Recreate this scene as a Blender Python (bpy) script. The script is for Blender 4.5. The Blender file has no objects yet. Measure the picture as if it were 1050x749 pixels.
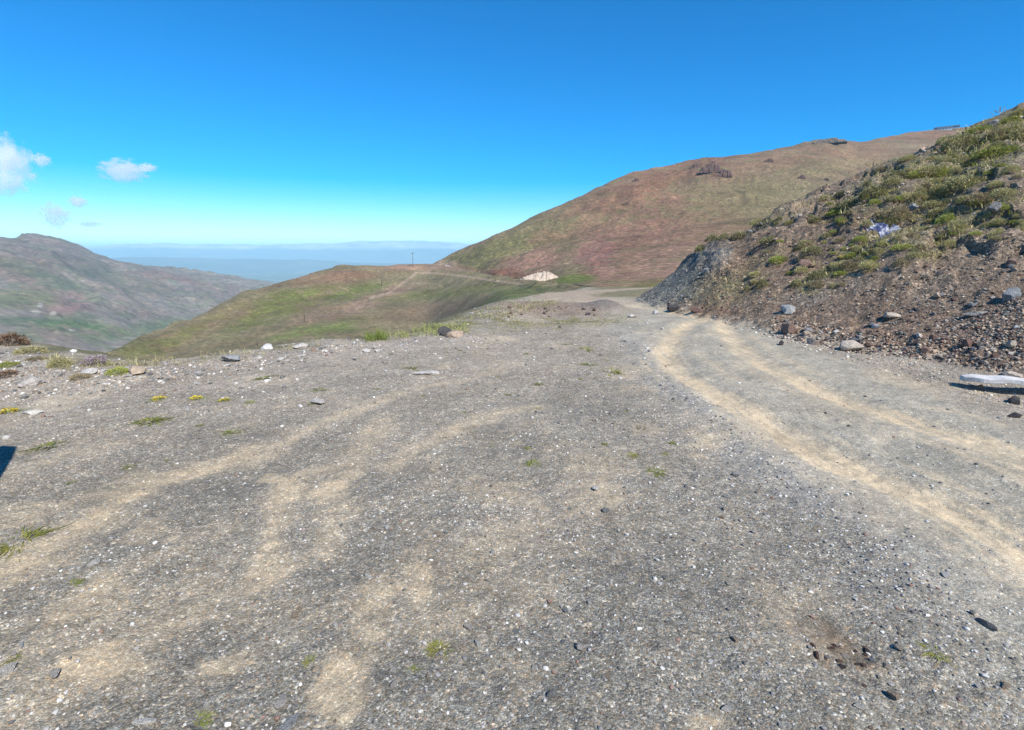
import bpy, math, random
import numpy as np
from mathutils import Matrix, Vector

random.seed(7)
rng = np.random.default_rng(7)
S = bpy.context.scene
COL = S.collection
R = math.radians

# ------------------------------------------------------------------ camera model (photo 1050 x 749)
F = 525.0; CX = 525.0; CY = 374.5; TH = R(12.5); CAMZ = 1.6
def ray(px, py):
    px = np.asarray(px, float); py = np.asarray(py, float)
    u = CY - py
    return px - CX, F*math.cos(TH) + u*math.sin(TH), u*math.cos(TH) - F*math.sin(TH)
def proj(x, y, z):
    z = z - CAMZ
    f = y*math.cos(TH) - z*math.sin(TH)
    u = z*math.cos(TH) + y*math.sin(TH)
    f = np.where(f < 1e-3, 1e-3, f)
    return CX + F*x/f, CY - F*u/f
def flat(px, py, z=0.0):
    x, y, u = ray(px, py)
    t = (z - CAMZ)/u
    return x*t, y*t

# ------------------------------------------------------------------ numpy noise
def _h(i, j, s):
    n = (i.astype(np.int64)*374761393 + j.astype(np.int64)*668265263 + s*974634777) & 0xFFFFFFFF
    n = ((n ^ (n >> 13))*1274126177) & 0xFFFFFFFF
    n = ((n ^ (n >> 16))*2246822519) & 0xFFFFFFFF
    return ((n ^ (n >> 15)) & 0xFFFFFF)/float(0xFFFFFF)
def gnoise(x, y, s=0):
    x = np.asarray(x, float); y = np.asarray(y, float)
    i = np.floor(x); j = np.floor(y); fx = x-i; fy = y-j
    i = i.astype(np.int64); j = j.astype(np.int64)
    ux = fx*fx*fx*(fx*(fx*6-15)+10); uy = fy*fy*fy*(fy*(fy*6-15)+10)
    def g(a, b):
        t = _h(i+a, j+b, s)*2*np.pi
        return np.cos(t)*(fx-a) + np.sin(t)*(fy-b)
    n0 = g(0, 0)*(1-ux) + g(1, 0)*ux
    n1 = g(0, 1)*(1-ux) + g(1, 1)*ux
    return (n0*(1-uy) + n1*uy)*1.5
def fbm(x, y, o=4, s=0, gain=.5):
    a = 1.0; t = 0; f = 1.0
    for k in range(o):
        t = t + a*gnoise(x*f + 17.3*k, y*f - 9.1*k, s+k); a *= gain; f *= 2.03
    return t
def ridged(x, y, o=4, s=0):
    a = 1.0; t = 0; f = 1.0
    for k in range(o):
        t = t + a*(1-2*np.abs(gnoise(x*f + 7.7*k, y*f + 3.1*k, s+k))); a *= .5; f *= 2.07
    return t/1.9
def sstep(a, b, x):
    t = np.clip((x-a)/(b-a), 0, 1)
    return t*t*(3-2*t)

# ------------------------------------------------------------------ objects
def tag(o, label=None, cat=None, group=None, kind=None):
    if label: o['label'] = label
    if cat: o['category'] = cat
    if group: o['group'] = group
    if kind: o['kind'] = kind
    return o
def link(o, parent=None):
    COL.objects.link(o)
    if parent is not None: o.parent = parent
    return o
def empty(name, loc=(0, 0, 0), rz=0):
    o = bpy.data.objects.new(name, None); o.location = loc; o.rotation_euler = (0, 0, rz)
    o.empty_display_size = .1
    return link(o)
def raw_mesh(name, V, Q, smooth=True, col=None, extra=None, mats=None, fcol=None):
    """V (n,3), Q (m,k) uniform polygons; col per-vertex (n,3)"""
    V = np.ascontiguousarray(V, np.float32); Q = np.ascontiguousarray(Q, np.int32)
    me = bpy.data.meshes.new(name)
    k = Q.shape[1]
    me.vertices.add(len(V)); me.vertices.foreach_set('co', V.ravel())
    me.loops.add(Q.size); me.loops.foreach_set('vertex_index', Q.ravel())
    me.polygons.add(len(Q)); me.polygons.foreach_set('loop_start', np.arange(0, Q.size, k, dtype=np.int32))
    me.polygons.foreach_set('use_smooth', np.full(len(Q), smooth, bool))
    me.update(calc_edges=True)
    if col is not None:
        a = me.color_attributes.new('Col', 'FLOAT_COLOR', 'POINT')
        c = np.ones((len(V), 4), np.float32); c[:, :3] = col
        a.data.foreach_set('color', c.ravel())
    for nm, arr in (extra or {}).items():
        a = me.attributes.new(nm, 'FLOAT', 'POINT')
        a.data.foreach_set('value', np.ascontiguousarray(arr, np.float32))
    return me
def obj(name, me, mat=None, parent=None, loc=(0, 0, 0), rot=(0, 0, 0), sc=(1, 1, 1)):
    if mat is not None and len(me.materials) == 0: me.materials.append(mat)
    o = bpy.data.objects.new(name, me); o.location = loc; o.rotation_euler = rot; o.scale = sc
    return link(o, parent)

# mesh collector for boxes / tubes
class MB:
    def __init__(s): s.v = []; s.f = []
    def add(s, V, Fs):
        n = len(s.v); s.v += [tuple(p) for p in V]; s.f += [tuple(i+n for i in f) for f in Fs]; return s
    def box(s, x0, y0, z0, x1, y1, z1):
        V = [(x0, y0, z0), (x1, y0, z0), (x1, y1, z0), (x0, y1, z0), (x0, y0, z1), (x1, y0, z1), (x1, y1, z1), (x0, y1, z1)]
        return s.add(V, [(3, 2, 1, 0), (4, 5, 6, 7), (0, 1, 5, 4), (1, 2, 6, 5), (2, 3, 7, 6), (3, 0, 4, 7)])
    def tube(s, p, q, r0, r1=None, n=10):
        r1 = r0 if r1 is None else r1
        p = Vector(p); q = Vector(q); d = (q-p).normalized()
        a = d.orthogonal().normalized(); b = d.cross(a)
        V = []
        for c, r in ((p, r0), (q, r1)):
            for k in range(n):
                t = 2*math.pi*k/n
                V.append(c + a*(r*math.cos(t)) + b*(r*math.sin(t)))
        Fs = [(k, (k+1) % n, n+(k+1) % n, n+k) for k in range(n)] + [tuple(range(n))[::-1], tuple(range(n, 2*n))]
        return s.add(V, Fs)
    def build(s, name, mat, parent=None, bevel=0, smooth=False):
        me = bpy.data.meshes.new(name); me.from_pydata(s.v, [], s.f); me.update()
        if smooth:
            for p in me.polygons: p.use_smooth = True
        o = obj(name, me, mat, parent)
        if bevel:
            m = o.modifiers.new('bevel', 'BEVEL'); m.width = bevel; m.segments = 2
        return o

# ------------------------------------------------------------------ materials
class NT:
    def __init__(s, name):
        s.m = bpy.data.materials.new(name); s.m.use_nodes = True
        s.t = s.m.node_tree; s.N = s.t.nodes; s.L = s.t.links
        s.b = s.N['Principled BSDF']; s.out = s.N['Material Output']
        s.b.inputs['Specular IOR Level'].default_value = .25
        s.b.inputs['Roughness'].default_value = .9
    def n(s, typ, **kw):
        x = s.N.new(typ)
        for k, v in kw.items():
            if k.startswith('_'): x.inputs[k[1:].replace('_', ' ')].default_value = v
            else: setattr(x, k, v)
        return x
    def l(s, a, b): s.L.new(a, b)
    def val(s, x):
        return x
    def math(s, op, a, b=None, clamp=False):
        x = s.n('ShaderNodeMath', operation=op, use_clamp=clamp)
        for i, q in enumerate((a, b)):
            if q is None: continue
            if isinstance(q, (int, float)): x.inputs[i].default_value = q
            else: s.l(q, x.inputs[i])
        return x.outputs[0]
    def coord(s, scale=None):
        c = s.n('ShaderNodeTexCoord').outputs['Object']
        if scale is None: return c
        m = s.n('ShaderNodeMapping'); m.inputs['Scale'].default_value = scale
        s.l(c, m.inputs['Vector']); return m.outputs[0]
    def noise(s, scale, detail=4, rough=.55, vec=None):
        x = s.n('ShaderNodeTexNoise'); x.inputs['Scale'].default_value = scale
        x.inputs['Detail'].default_value = detail; x.inputs['Roughness'].default_value = rough
        s.l(vec if vec is not None else s.coord(), x.inputs['Vector']); return x.outputs['Fac']
    def vor(s, scale, vec=None, rnd=1.0):
        x = s.n('ShaderNodeTexVoronoi'); x.inputs['Scale'].default_value = scale; x.inputs['Randomness'].default_value = rnd
        s.l(vec if vec is not None else s.coord(), x.inputs['Vector']); return x
    def ramp(s, fac, stops, interp='LINEAR'):
        x = s.n('ShaderNodeValToRGB'); e = x.color_ramp.elements; x.color_ramp.interpolation = interp
        while len(e) < len(stops): e.new(.5)
        for q, (p, c) in zip(e, stops):
            q.position = p; q.color = (c, c, c, 1) if isinstance(c, (int, float)) else (*c, 1)
        s.l(fac, x.inputs[0]); return x.outputs[0]
    def mix(s, fac, a, b, mode='MIX'):
        x = s.n('ShaderNodeMix', data_type='RGBA', blend_type=mode)
        for sk, q in ((x.inputs[0], fac), (x.inputs[6], a), (x.inputs[7], b)):
            if isinstance(q, (int, float)): sk.default_value = q if sk.type == 'VALUE' else (q, q, q, 1)
            elif isinstance(q, tuple): sk.default_value = (*q, 1)
            else: s.l(q, sk)
        return x.outputs[2]
    def attr(s, name, out='Fac'):
        return s.n('ShaderNodeAttribute', attribute_name=name).outputs[out]
    def base(s, c):
        if isinstance(c, tuple): s.b.inputs['Base Color'].default_value = (*c, 1)
        else: s.l(c, s.b.inputs['Base Color'])
    def bump(s, h, dist, strength=1.0, prev=None):
        x = s.n('ShaderNodeBump'); x.inputs['Distance'].default_value = dist; x.inputs['Strength'].default_value = strength
        s.l(h, x.inputs['Height'])
        if prev is not None: s.l(prev, x.inputs['Normal'])
        s.l(x.outputs[0], s.b.inputs['Normal']); return x.outputs[0]

def mat_ground():
    t = NT('gravel_and_dust')
    col = t.attr('Col', 'Color'); gv = t.attr('grav')
    v1 = t.vor(92); v2 = t.vor(220); v3 = t.vor(34)
    def rnd(v):
        sp = t.n('ShaderNodeSeparateColor'); t.l(v.outputs['Color'], sp.inputs[0]); return sp.outputs[0]
    b1 = t.ramp(rnd(v1), [(0, .58), (.45, .90), (.82, 1.10), (.95, 1.4), (1, 2.2)])
    b2 = t.ramp(rnd(v2), [(0, .56), (.5, .92), (.86, 1.2), (1, 1.9)])
    b3 = t.ramp(rnd(v3), [(0, .85), (.5, .98), (.93, 1.08), (1, 1.3)])
    k = t.mix(1.0, t.mix(1.0, b1, b2, 'MULTIPLY'), b3, 'MULTIPLY')
    sg = t.n('ShaderNodeSeparateColor'); t.l(v1.outputs['Color'], sg.inputs[0])
    k = t.mix(1.0, k, t.ramp(sg.outputs[1], [(0, (.93, .98, 1.05)), (.5, (1, 1, 1)), (.85, (1.06, 1.0, .90)), (1, (1.18, .98, .84))]), 'MULTIPLY')
    fine = t.ramp(t.noise(260, 3, .7), [(.3, .72), (.7, 1.28)])
    gmix = t.ramp(gv, [(0, .18), (1, 1.0)])
    k2 = t.mix(gmix, fine, k)
    mott = t.ramp(t.noise(1.3, 6, .62), [(.28, .80), (.72, 1.18)])
    mott2 = t.ramp(t.noise(9, 5, .6), [(.3, .84), (.7, 1.16)])
    c = t.mix(1.0, t.mix(1.0, col, k2, 'MULTIPLY'), t.mix(1.0, mott, mott2, 'MULTIPLY'), 'MULTIPLY')
    t.base(c)
    h = t.math('ADD', t.math('MULTIPLY', t.math('SUBTRACT', 1.0, v1.outputs['Distance']), gv),
               t.math('MULTIPLY', t.math('SUBTRACT', 1.0, v2.outputs['Distance']), .45))
    n1 = t.bump(h, .007, .6)
    n2 = t.bump(t.noise(38, 5, .65), .016, .55, n1)
    t.b.inputs['Specular IOR Level'].default_value = .2
    return t.m

def mat_bank():
    t = NT('bank_soil_and_scree')
    col = t.attr('Col', 'Color')
    v1 = t.vor(16); v2 = t.vor(42)
    def rnd(v):
        sp = t.n('ShaderNodeSeparateColor'); t.l(v.outputs['Color'], sp.inputs[0]); return sp.outputs[0]
    b1 = t.ramp(rnd(v1), [(0, .5), (.5, .88), (.88, 1.1), (1, 2.0)])
    b2 = t.ramp(rnd(v2), [(0, .6), (.6, .95), (.9, 1.2), (1, 1.9)])
    k = t.mix(t.ramp(t.attr('grav'), [(0, .35), (1, 1.)]), t.mix(1.0, 1.0, b2, 'MULTIPLY'), t.mix(1.0, b1, b2, 'MULTIPLY'))
    m1 = t.ramp(t.noise(.9, 6, .65), [(.28, .68), (.72, 1.3)])
    m2 = t.ramp(t.noise(7, 5, .65), [(.3, .75), (.7, 1.25)])
    c = t.mix(1.0, t.mix(1.0, col, k, 'MULTIPLY'), t.mix(1.0, m1, m2, 'MULTIPLY'), 'MULTIPLY')
    t.base(c)
    n1 = t.bump(t.math('SUBTRACT', 1.0, v1.outputs['Distance']), .03, .7)
    n2 = t.bump(t.noise(14, 6, .7), .10, .9, n1)
    return t.m

def mat_hill(name, s1, s2, bump, speck=0.5, hi=1.35):
    """s1: fine texture scale (1/m), s2: broad"""
    t = NT(name)
    col = t.attr('Col', 'Color')
    v = t.vor(s1)
    sp = t.n('ShaderNodeSeparateColor'); t.l(v.outputs['Color'], sp.inputs[0])
    b = t.ramp(sp.outputs[0], [(0, 1-.55*speck), (.6, 1.0), (.88, 1+.3*speck), (1, 1+1.1*speck)])
    m1 = t.ramp(t.noise(s2, 8, .66), [(.28, .72), (.72, hi)])
    m2 = t.ramp(t.noise(s1*.35, 5, .7), [(.3, .78), (.7, 1.22)])
    v2 = t.vor(s1*.45); s2p = t.n('ShaderNodeSeparateColor'); t.l(v2.outputs['Color'], s2p.inputs[0])
    dk = t.math('MULTIPLY', t.math('GREATER_THAN', s2p.outputs[1], .80), t.math('LESS_THAN', v2.outputs['Distance'], .42))
    col = t.mix(t.math('MULTIPLY', dk, .55), col, (.085, .078, .040))
    t.base(t.mix(1.0, t.mix(1.0, col, b, 'MULTIPLY'), t.mix(1.0, m1, m2, 'MULTIPLY'), 'MULTIPLY'))
    t.bump(t.noise(s1*.5, 6, .7), bump, 1.0)
    t.b.inputs['Specular IOR Level'].default_value = .08
    return t.m

def mat_col(name, rough=.95, var=.25, nscale=8, bump=0.0, spec=.2, rand=0.0, trans=0.0):
    t = NT(name)
    c = t.attr('Col', 'Color')
    k = t.ramp(t.noise(nscale, 5, .6), [(.28, 1-var), (.72, 1+var)])
    c = t.mix(1.0, c, k, 'MULTIPLY')
    if rand:
        oi = t.n('ShaderNodeObjectInfo')
        r = t.ramp(oi.outputs['Random'], [(0, 1-rand), (1, 1+rand)])
        c = t.mix(1.0, c, r, 'MULTIPLY')
    t.base(c); t.b.inputs['Roughness'].default_value = rough
    t.b.inputs['Specular IOR Level'].default_value = spec
    if bump: t.bump(t.noise(nscale*2.5, 5, .65), bump, 1.0)
    if trans:
        tr = t.n('ShaderNodeBsdfTranslucent'); t.l(c, tr.inputs[0])
        ms = t.n('ShaderNodeMixShader'); ms.inputs[0].default_value = trans
        t.l(t.b.outputs[0], ms.inputs[1]); t.l(tr.outputs[0], ms.inputs[2]); t.l(ms.outputs[0], t.out.inputs[0])
    return t.m

def mat_plain(name, c, rough=.6, spec=.4, var=.12, nscale=6, bump=0, metal=0, rand=0.0):
    t = NT(name)
    k = t.ramp(t.noise(nscale, 5, .6), [(.28, 1-var), (.72, 1+var)])
    cc = t.mix(1.0, tuple(c), k, 'MULTIPLY')
    if rand:
        oi = t.n('ShaderNodeObjectInfo')
        cc = t.mix(1.0, cc, t.ramp(oi.outputs['Random'], [(0, 1-rand), (1, 1+rand)]), 'MULTIPLY')
    t.base(cc); t.b.inputs['Roughness'].default_value = rough
    t.b.inputs['Specular IOR Level'].default_value = spec; t.b.inputs['Metallic'].default_value = metal
    if bump: t.bump(t.noise(nscale*3, 5, .65), bump, 1.0)
    return t.m

M_GROUND = mat_ground(); M_BANK = mat_bank()
M_STONE = mat_col('stone_mixed', .92, .30, 6, .03)
M_LEAF = mat_col('leaf_mixed', .8, .1, 30, 0, .15, .18, .25)

# ------------------------------------------------------------------ near terrain height function
def seg_dist(x, y, P, closed=False):
    """unsigned distance to polyline and arclength-param index"""
    best = np.full(np.shape(x), 1e9); idx = np.zeros(np.shape(x))
    for k in range(len(P)-1):
        ax, ay = P[k]; bx, by = P[k+1]
        dx, dy = bx-ax, by-ay; L2 = dx*dx+dy*dy
        t = np.clip(((x-ax)*dx+(y-ay)*dy)/L2, 0, 1)
        d = np.hypot(x-ax-t*dx, y-ay-t*dy)
        m = d < best
        best = np.where(m, d, best); idx = np.where(m, k+t, idx)
    return best, idx
def side(x, y, P):
    """signed distance, positive on the left of the polyline's direction"""
    best = np.full(np.shape(x), 1e9); sg = np.ones(np.shape(x))
    for k in range(len(P)-1):
        ax, ay = P[k]; bx, by = P[k+1]
        dx, dy = bx-ax, by-ay; L2 = dx*dx+dy*dy
        t = np.clip(((x-ax)*dx+(y-ay)*dy)/L2, 0, 1)
        d = np.hypot(x-ax-t*dx, y-ay-t*dy)
        cr = dx*(y-ay)-dy*(x-ax)
        m = d < best - 1e-9
        best = np.where(m, d, best); sg = np.where(m, np.sign(cr), sg)
    return best*sg

RIM = ([(-60, -30), (-26, 0), (-17, 6.2), (-11.5, 8.6)] + [tuple(float(q) for q in flat(a, b)) for a, b in ((0, 353), (40, 361), (75, 369), (105, 374), (140, 377), (200, 371), (240, 365), (300, 355), (340, 351), (380, 347), (420, 343), (460, 338))]
       + [(-1.2, 12.2), (-.75, 15), (-.1, 17.2), (1.2, 21), (3.3, 30), (6.0, 45), (10, 70), (16, 110), (28, 200)])
TOE = [(10, -30), (8.6, -14), (8.0, -5), (7.4, 1), (6.7, 5.6), (5.9, 8.0), (5.2, 10), (4.5, 13.4), (4.05, 16.2), (4.4, 18), (5.6, 19.6), (8, 21.6), (12, 24.5), (20, 29), (34, 34), (70, 40)]
def elev_pt(px, py, r):
    x, y, u = ray(px, py); h = math.hypot(x, y)
    return (x/h*r, y/h*r, CAMZ + u/h*r)
# thin plate spline for the cut bank
_cp = []
for (x, y) in TOE[:-1]: _cp.append((x, y, 0.0))
for (x, y) in [(7.4, -14), (6.2, 1), (4.4, 8.2), (3.4, 12.8), (3.0, 16.6), (3.8, 19.4), (7, 23.2), (11.5, 27), (20, 32)]: _cp.append((x, y, -.75))
_ridge = [elev_pt(668, 296, 18.6), elev_pt(690, 276, 19), elev_pt(720, 251, 20), elev_pt(760, 236, 20.5), elev_pt(800, 213, 21.2), elev_pt(850, 191, 22.3),
          elev_pt(900, 173, 23.6), elev_pt(950, 153, 25), elev_pt(1000, 131, 27), elev_pt(1050, 108, 29.5), elev_pt(1110, 84, 33), elev_pt(1180, 62, 38), elev_pt(1300, 40, 48)]
_cp += _ridge
for (x, y, z) in _ridge[2:]:
    s = 1 + .12*max(0, x-7)
    _cp.append((x+.6*s, y+3.2*s, z-1.0*s - .2))
_cp += [(11, 4, 2.0), (14, 8, 3.9), (18, 3, 5.3), (28, 8, 9.5), (45, 10, 15), (12.5, -10, 2.2), (22, -14, 6.0), (40, -20, 12), (60, 10, 19)]
_cp = np.array(_cp)
def _tps_fit(P):
    n = len(P); d = np.hypot(P[:, None, 0]-P[None, :, 0], P[:, None, 1]-P[None, :, 1])
    K = np.where(d > 0, d*d*np.log(d+1e-12), 0) + np.eye(n)*.02
    A = np.zeros((n+3, n+3)); A[:n, :n] = K; A[:n, n] = 1; A[:n, n+1:] = P[:, :2]; A[n, :n] = 1; A[n+1:, :n] = P[:, :2].T
    b = np.zeros(n+3); b[:n] = P[:, 2]
    return np.linalg.solve(A, b)
_w = _tps_fit(_cp)
def bank_z(x, y):
    z = _w[-3] + _w[-2]*x + _w[-1]*y
    for k in range(len(_cp)):
        d2 = (x-_cp[k, 0])**2 + (y-_cp[k, 1])**2
        z = z + _w[k]*.5*d2*np.log(d2+1e-12)
    return z

# bring the bank's skyline to the height seen in the photograph
_sky = np.array([(650, 309), (668, 297), (690, 282), (720, 259), (740, 249), (760, 243), (800, 216), (850, 194), (900, 176), (950, 156), (1000, 134), (1050, 111), (1110, 90), (1180, 68)], float)
_saz = []; _sel = []
for a_, b_ in _sky:
    q_ = [float(v) for v in ray(a_, b_)]; _saz.append(math.atan2(q_[0], q_[1])); _sel.append(q_[2]/math.hypot(q_[0], q_[1]))
_saz = np.array(_saz); _sel = np.array(_sel); _fac = np.ones(len(_saz))
_rs = np.linspace(14, 60, 200)
for _ in range(5):
    for k_ in range(len(_saz)):
        zz_ = bank_z(np.sin(_saz[k_])*_rs, np.cos(_saz[k_])*_rs)*_fac[k_]
        e_ = (zz_-CAMZ)/_rs; m_ = int(np.argmax(e_))
        if zz_[m_] > .2: _fac[k_] *= float(np.clip((CAMZ+_sel[k_]*_rs[m_])/zz_[m_], .7, 1.2))
def bank_scaled(x, y):
    z = bank_z(x, y); f = np.interp(np.arctan2(x, y), _saz, _fac)
    return np.where(z > 0, z*f, z)
def px_poly(pts): return [tuple(float(q) for q in flat(px, py)) for px, py in pts]
# wheel tracks (photo pixels on the flat ground -> metres)
TR_L = [(3.0, -6), (2.72, 0.5)] + px_poly([(1050, 570), (1000, 540), (950, 513), (901, 490), (850, 468), (800, 443), (759, 420), (721, 399), (693, 381), (682, 363), (689, 347), (706, 334), (722, 327)]) + [(3.6, 15.2), (2.7, 16.6), (1.6, 17.8)]
TR_R = [(4.5, -6), (4.2, .5)] + px_poly([(1050, 472), (988, 449), (926, 429), (877, 414), (839, 399), (805, 385), (784, 375), (766, 363), (752, 347), (742, 335), (735, 328)]) + [(4.05, 14.8), (3.2, 16.6), (2.0, 18.4)]
ROAD_C = [(3.75, -40), (3.7, -6), (3.45, .5), (3.4, 5), (3.5, 8), (3.75, 10.5), (3.85, 13), (3.1, 16), (1.9, 18.2), (2.2, 22), (4.8, 30), (9, 42), (15, 60), (23, 80), (40, 100)]
def base_z(x, y, detail=True):
    s = side(x, y, RIM)          # positive = left of direction = outside (beyond the rim)
    d = np.maximum(s, 0)
    z = -.55*(np.sqrt(d*d+.8*.8)-.8)
    far = np.maximum(y-17.0, 0)
    z = z - .064*(np.sqrt(far*far+9)-3)*np.clip(1-d/20, 0, 1)
    # berm along the rim on the left
    z = z + .09*np.exp(-((s+.5)/.9)**2)*sstep(-2.0, -5.5, x)*sstep(30, 12, y) + .04*sstep(-7.5, -10.5, x)*np.exp(-((s+1.5)/2.2)**2)
    # brown berm in front of the far bend, small dark heap beside the road
    z = z + .27*np.exp(-((x-1.1)/1.5)**2-((y-14.2)/1.1)**2) + .20*np.exp(-((x+.35)/.6)**2-((y-13.0)/1.6)**2)
    z = z + .26*np.exp(-((x-2.55)/.55)**2-((y-13.7)/.5)**2)
    if detail:
        r = np.hypot(x, y)
        z = z + .035*fbm(x*.45, y*.45, 3, 11) + .016*fbm(x*2.1, y*2.1, 4, 21)*np.clip(1.3-.0*r, 0, 1) + .006*fbm(x*9, y*9, 3, 25)*sstep(14, 6, r)
        dl, _ = seg_dist(x, y, TR_L); dr, _ = seg_dist(x, y, TR_R)
        z = z - .030*np.exp(-(dl/.20)**2) - .026*np.exp(-(dr/.22)**2) + (.006*gnoise(dl*16, (x+y)*.5, 27))*np.exp(-((dl-.1)/.4)**2)*sstep(12, 6, r) + .016*np.exp(-((dl-.42)/.16)**2) + .014*np.exp(-((dr-.45)/.18)**2)
        z = z + (.022+.012*gnoise(x*6, y*6, 29))*np.exp(-((x-1.99-.05*np.maximum(y-5, 0))/.16)**2)*sstep(1.0, 2.5, y)*sstep(11, 8, y)
        z = z + .022*ridged(x*7, y*7, 3, 31)*np.exp(-((x-1.55)/.28)**2-((y-1.72)/.18)**2)
        z = z + .10*fbm(x*.8, y*.8, 4, 33)*sstep(0, 1.5, s)
    return z
def H(x, y, detail=True, parts=False):
    x = np.asarray(x, float); y = np.asarray(y, float)
    zb = base_z(x, y, detail)
    m = (x > 2.0) & (x < 80) & (y < 60) & (y > -40)
    zk = np.full(x.shape, -999.0)
    if m.any():
        xx = x[m]; yy = y[m]
        q = bank_scaled(xx, yy)
        if detail:
            up = sstep(-.1, 1.2, q)
            near = sstep(60, 25, np.hypot(xx, yy))
            q = q + up*(.15*fbm(xx*.55, yy*.55, 4, 51) + .08*ridged(xx*1.3+.6*yy, yy*1.3-.5*xx, 4, 61)*near
                        + .035*ridged(xx*4.2, yy*4.2, 3, 71)*near)
            q = q + up*.12*sstep(.35, .95, fbm(xx*.8+4, yy*.8, 3, 81))*near
            n_ = fbm(xx*.62+.25*yy, yy*.62, 4, 85)
            q = q + up*near*sstep(5.8, 9.0, xx)*(.35+.65*sstep(.6, 1.6, q))*(.20*sstep(.10, .19, n_) + .18*sstep(-.30, -.20, n_) - .22)*sstep(45, 25, np.hypot(xx, yy))
            # slate rib at the nose of the bank
            rib = np.exp(-((xx-5.9-.16*(yy-15))/.55)**2)*sstep(12.8, 14.5, yy)*sstep(20.5, 18.5, yy)
            q = q + rib*(.02+.22*ridged(xx*2.2, yy*.9, 3, 88))
            q = q + .06*sstep(-.35, .1, q)*sstep(.7, .25, q)*fbm(xx*3, yy*3, 4, 91)
        zk[m] = q
    k = .10
    h = np.clip(.5+.5*(zk-zb)/k, 0, 1)
    z = zb*(1-h)+zk*h + k*h*(1-h)
    if parts: return z, zb, zk
    return z

def hit(px, py, rmax=60.0):
    """point on the near terrain seen at a photo pixel"""
    x, y, u = ray(px, py); h = np.hypot(x, y); dx, dy, du = x/h, y/h, u/h
    n = 340
    rs = np.geomspace(1.2, rmax, n)
    X = np.multiply.outer(np.atleast_1d(dx), rs); Y = np.multiply.outer(np.atleast_1d(dy), rs)
    Z = CAMZ + np.multiply.outer(np.atleast_1d(du), rs)
    D = Z - H(X, Y)
    out = []
    for i in range(D.shape[0]):
        k = np.where(D[i] <= 0)[0]
        if len(k) == 0 or k[0] == 0: out.append(None); continue
        k = k[0]; a = D[i, k-1]/(D[i, k-1]-D[i, k])
        rr = rs[k-1] + a*(rs[k]-rs[k-1])
        X0 = np.atleast_1d(dx)[i]*rr; Y0 = np.atleast_1d(dy)[i]*rr
        out.append((float(X0), float(Y0), float(CAMZ+np.atleast_1d(du)[i]*rr), float(rr)))
    return out
def hz(x, y): return float(H(np.array([x]), np.array([y]))[0])

# ------------------------------------------------------------------ colours of the near ground (albedo)
def lerp(a, b, f): return a + (np.asarray(b, float)-a)*f[:, None]
STREAKS = [  # photo-pixel polylines of dusty streaks, width m, strength
    ([(245, 468), (200, 483), (157, 491), (114, 520), (60, 552), (0, 590)], .17, .85),
    ([(115, 505), (60, 520), (0, 540)], .13, .5),
    ([(408, 405), (371, 421), (338, 430), (305, 447), (265, 462)], .12, .65),
    ([(345, 400), (300, 416), (240, 442)], .12, .3),
    ([(545, 415), (511, 423), (466, 441), (423, 463), (405, 478)], .13, .6),
    ([(392, 432), (371, 465), (352, 495), (340, 530), (334, 560)], .13, .55),
    ([(340, 480), (310, 484), (293, 496), (283, 525), (276, 560), (272, 592)], .10, .75),
    ([(520, 380), (480, 388), (430, 398)], .10, .5),
    ([(760, 392), (735, 378), (715, 362)], .10, .45),
    ([(1000, 548), (951, 530), (889, 505), (845, 478)], .14, .35),
    ([(1050, 605), (985, 570), (930, 545), (850, 505), (800, 475)], .10, .30),
    ([(960, 418), (1000, 425), (1025, 432)], .12, .5),
    ([(560, 320), (620, 313), (690, 319)], .30, .6),
    ([(0, 662), (60, 626), (120, 592), (175, 562), (240, 540)], .08, .30), ([(15, 725), (90, 690), (165, 648), (240, 602), (310, 572)], .08, .34), ([(175, 705), (237, 682), (310, 636), (390, 600), (425, 575)], .07, .28),
    ([(0, 690), (50, 660), (110, 630)], .09, .45), ([(300, 749), (340, 715), (385, 640), (430, 590), (470, 550)], .08, .26), ([(560, 560), (514, 556), (450, 575)], .10, .3),
]
PATCHES = [  # photo pixel centre, radii, rotation deg, strength
    (280, 490, 22, 6, 0, .8), (345, 500, 20, 9, 0, .75), (112, 688, 60, 24, -26, .75), (155, 652, 46, 14, -26, .55), (75, 625, 72, 15, -30, .55), (60, 575, 50, 10, -26, .4),
    (237, 682, 26, 11, -18, .6), (343, 716, 28, 34, -14, .65), (388, 622, 30, 22, -40, .55), (430, 600, 12, 26, 0, .6), (514, 558, 26, 12, 0, .45),
    (334, 548, 24, 12, 0, .4), (621, 517, 36, 14, 0, .5), (727, 456, 20, 12, 20, .45), (523, 500, 40, 10, 0, .35), (150, 541, 26, 10, -20, .4),
    (206, 626, 26, 12, -20, .45), (860, 668, 30, 14, 25, .35), (725, 745, 18, 10, 0, .5), (665, 440, 16, 7, 10, .3), (20, 590, 34, 10, -15, .5),
    (880, 430, 70, 10, 20, .2), (600, 470, 60, 14, 0, .15), (450, 640, 60, 40, 0, .15), (820, 600, 60, 25, 20, .12), (550, 690, 50, 20, 0, .2), (45, 700, 40, 20, 0, .25),
]
_streak_m = [(px_poly(p), w, s) for p, w, s in STREAKS]
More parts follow.
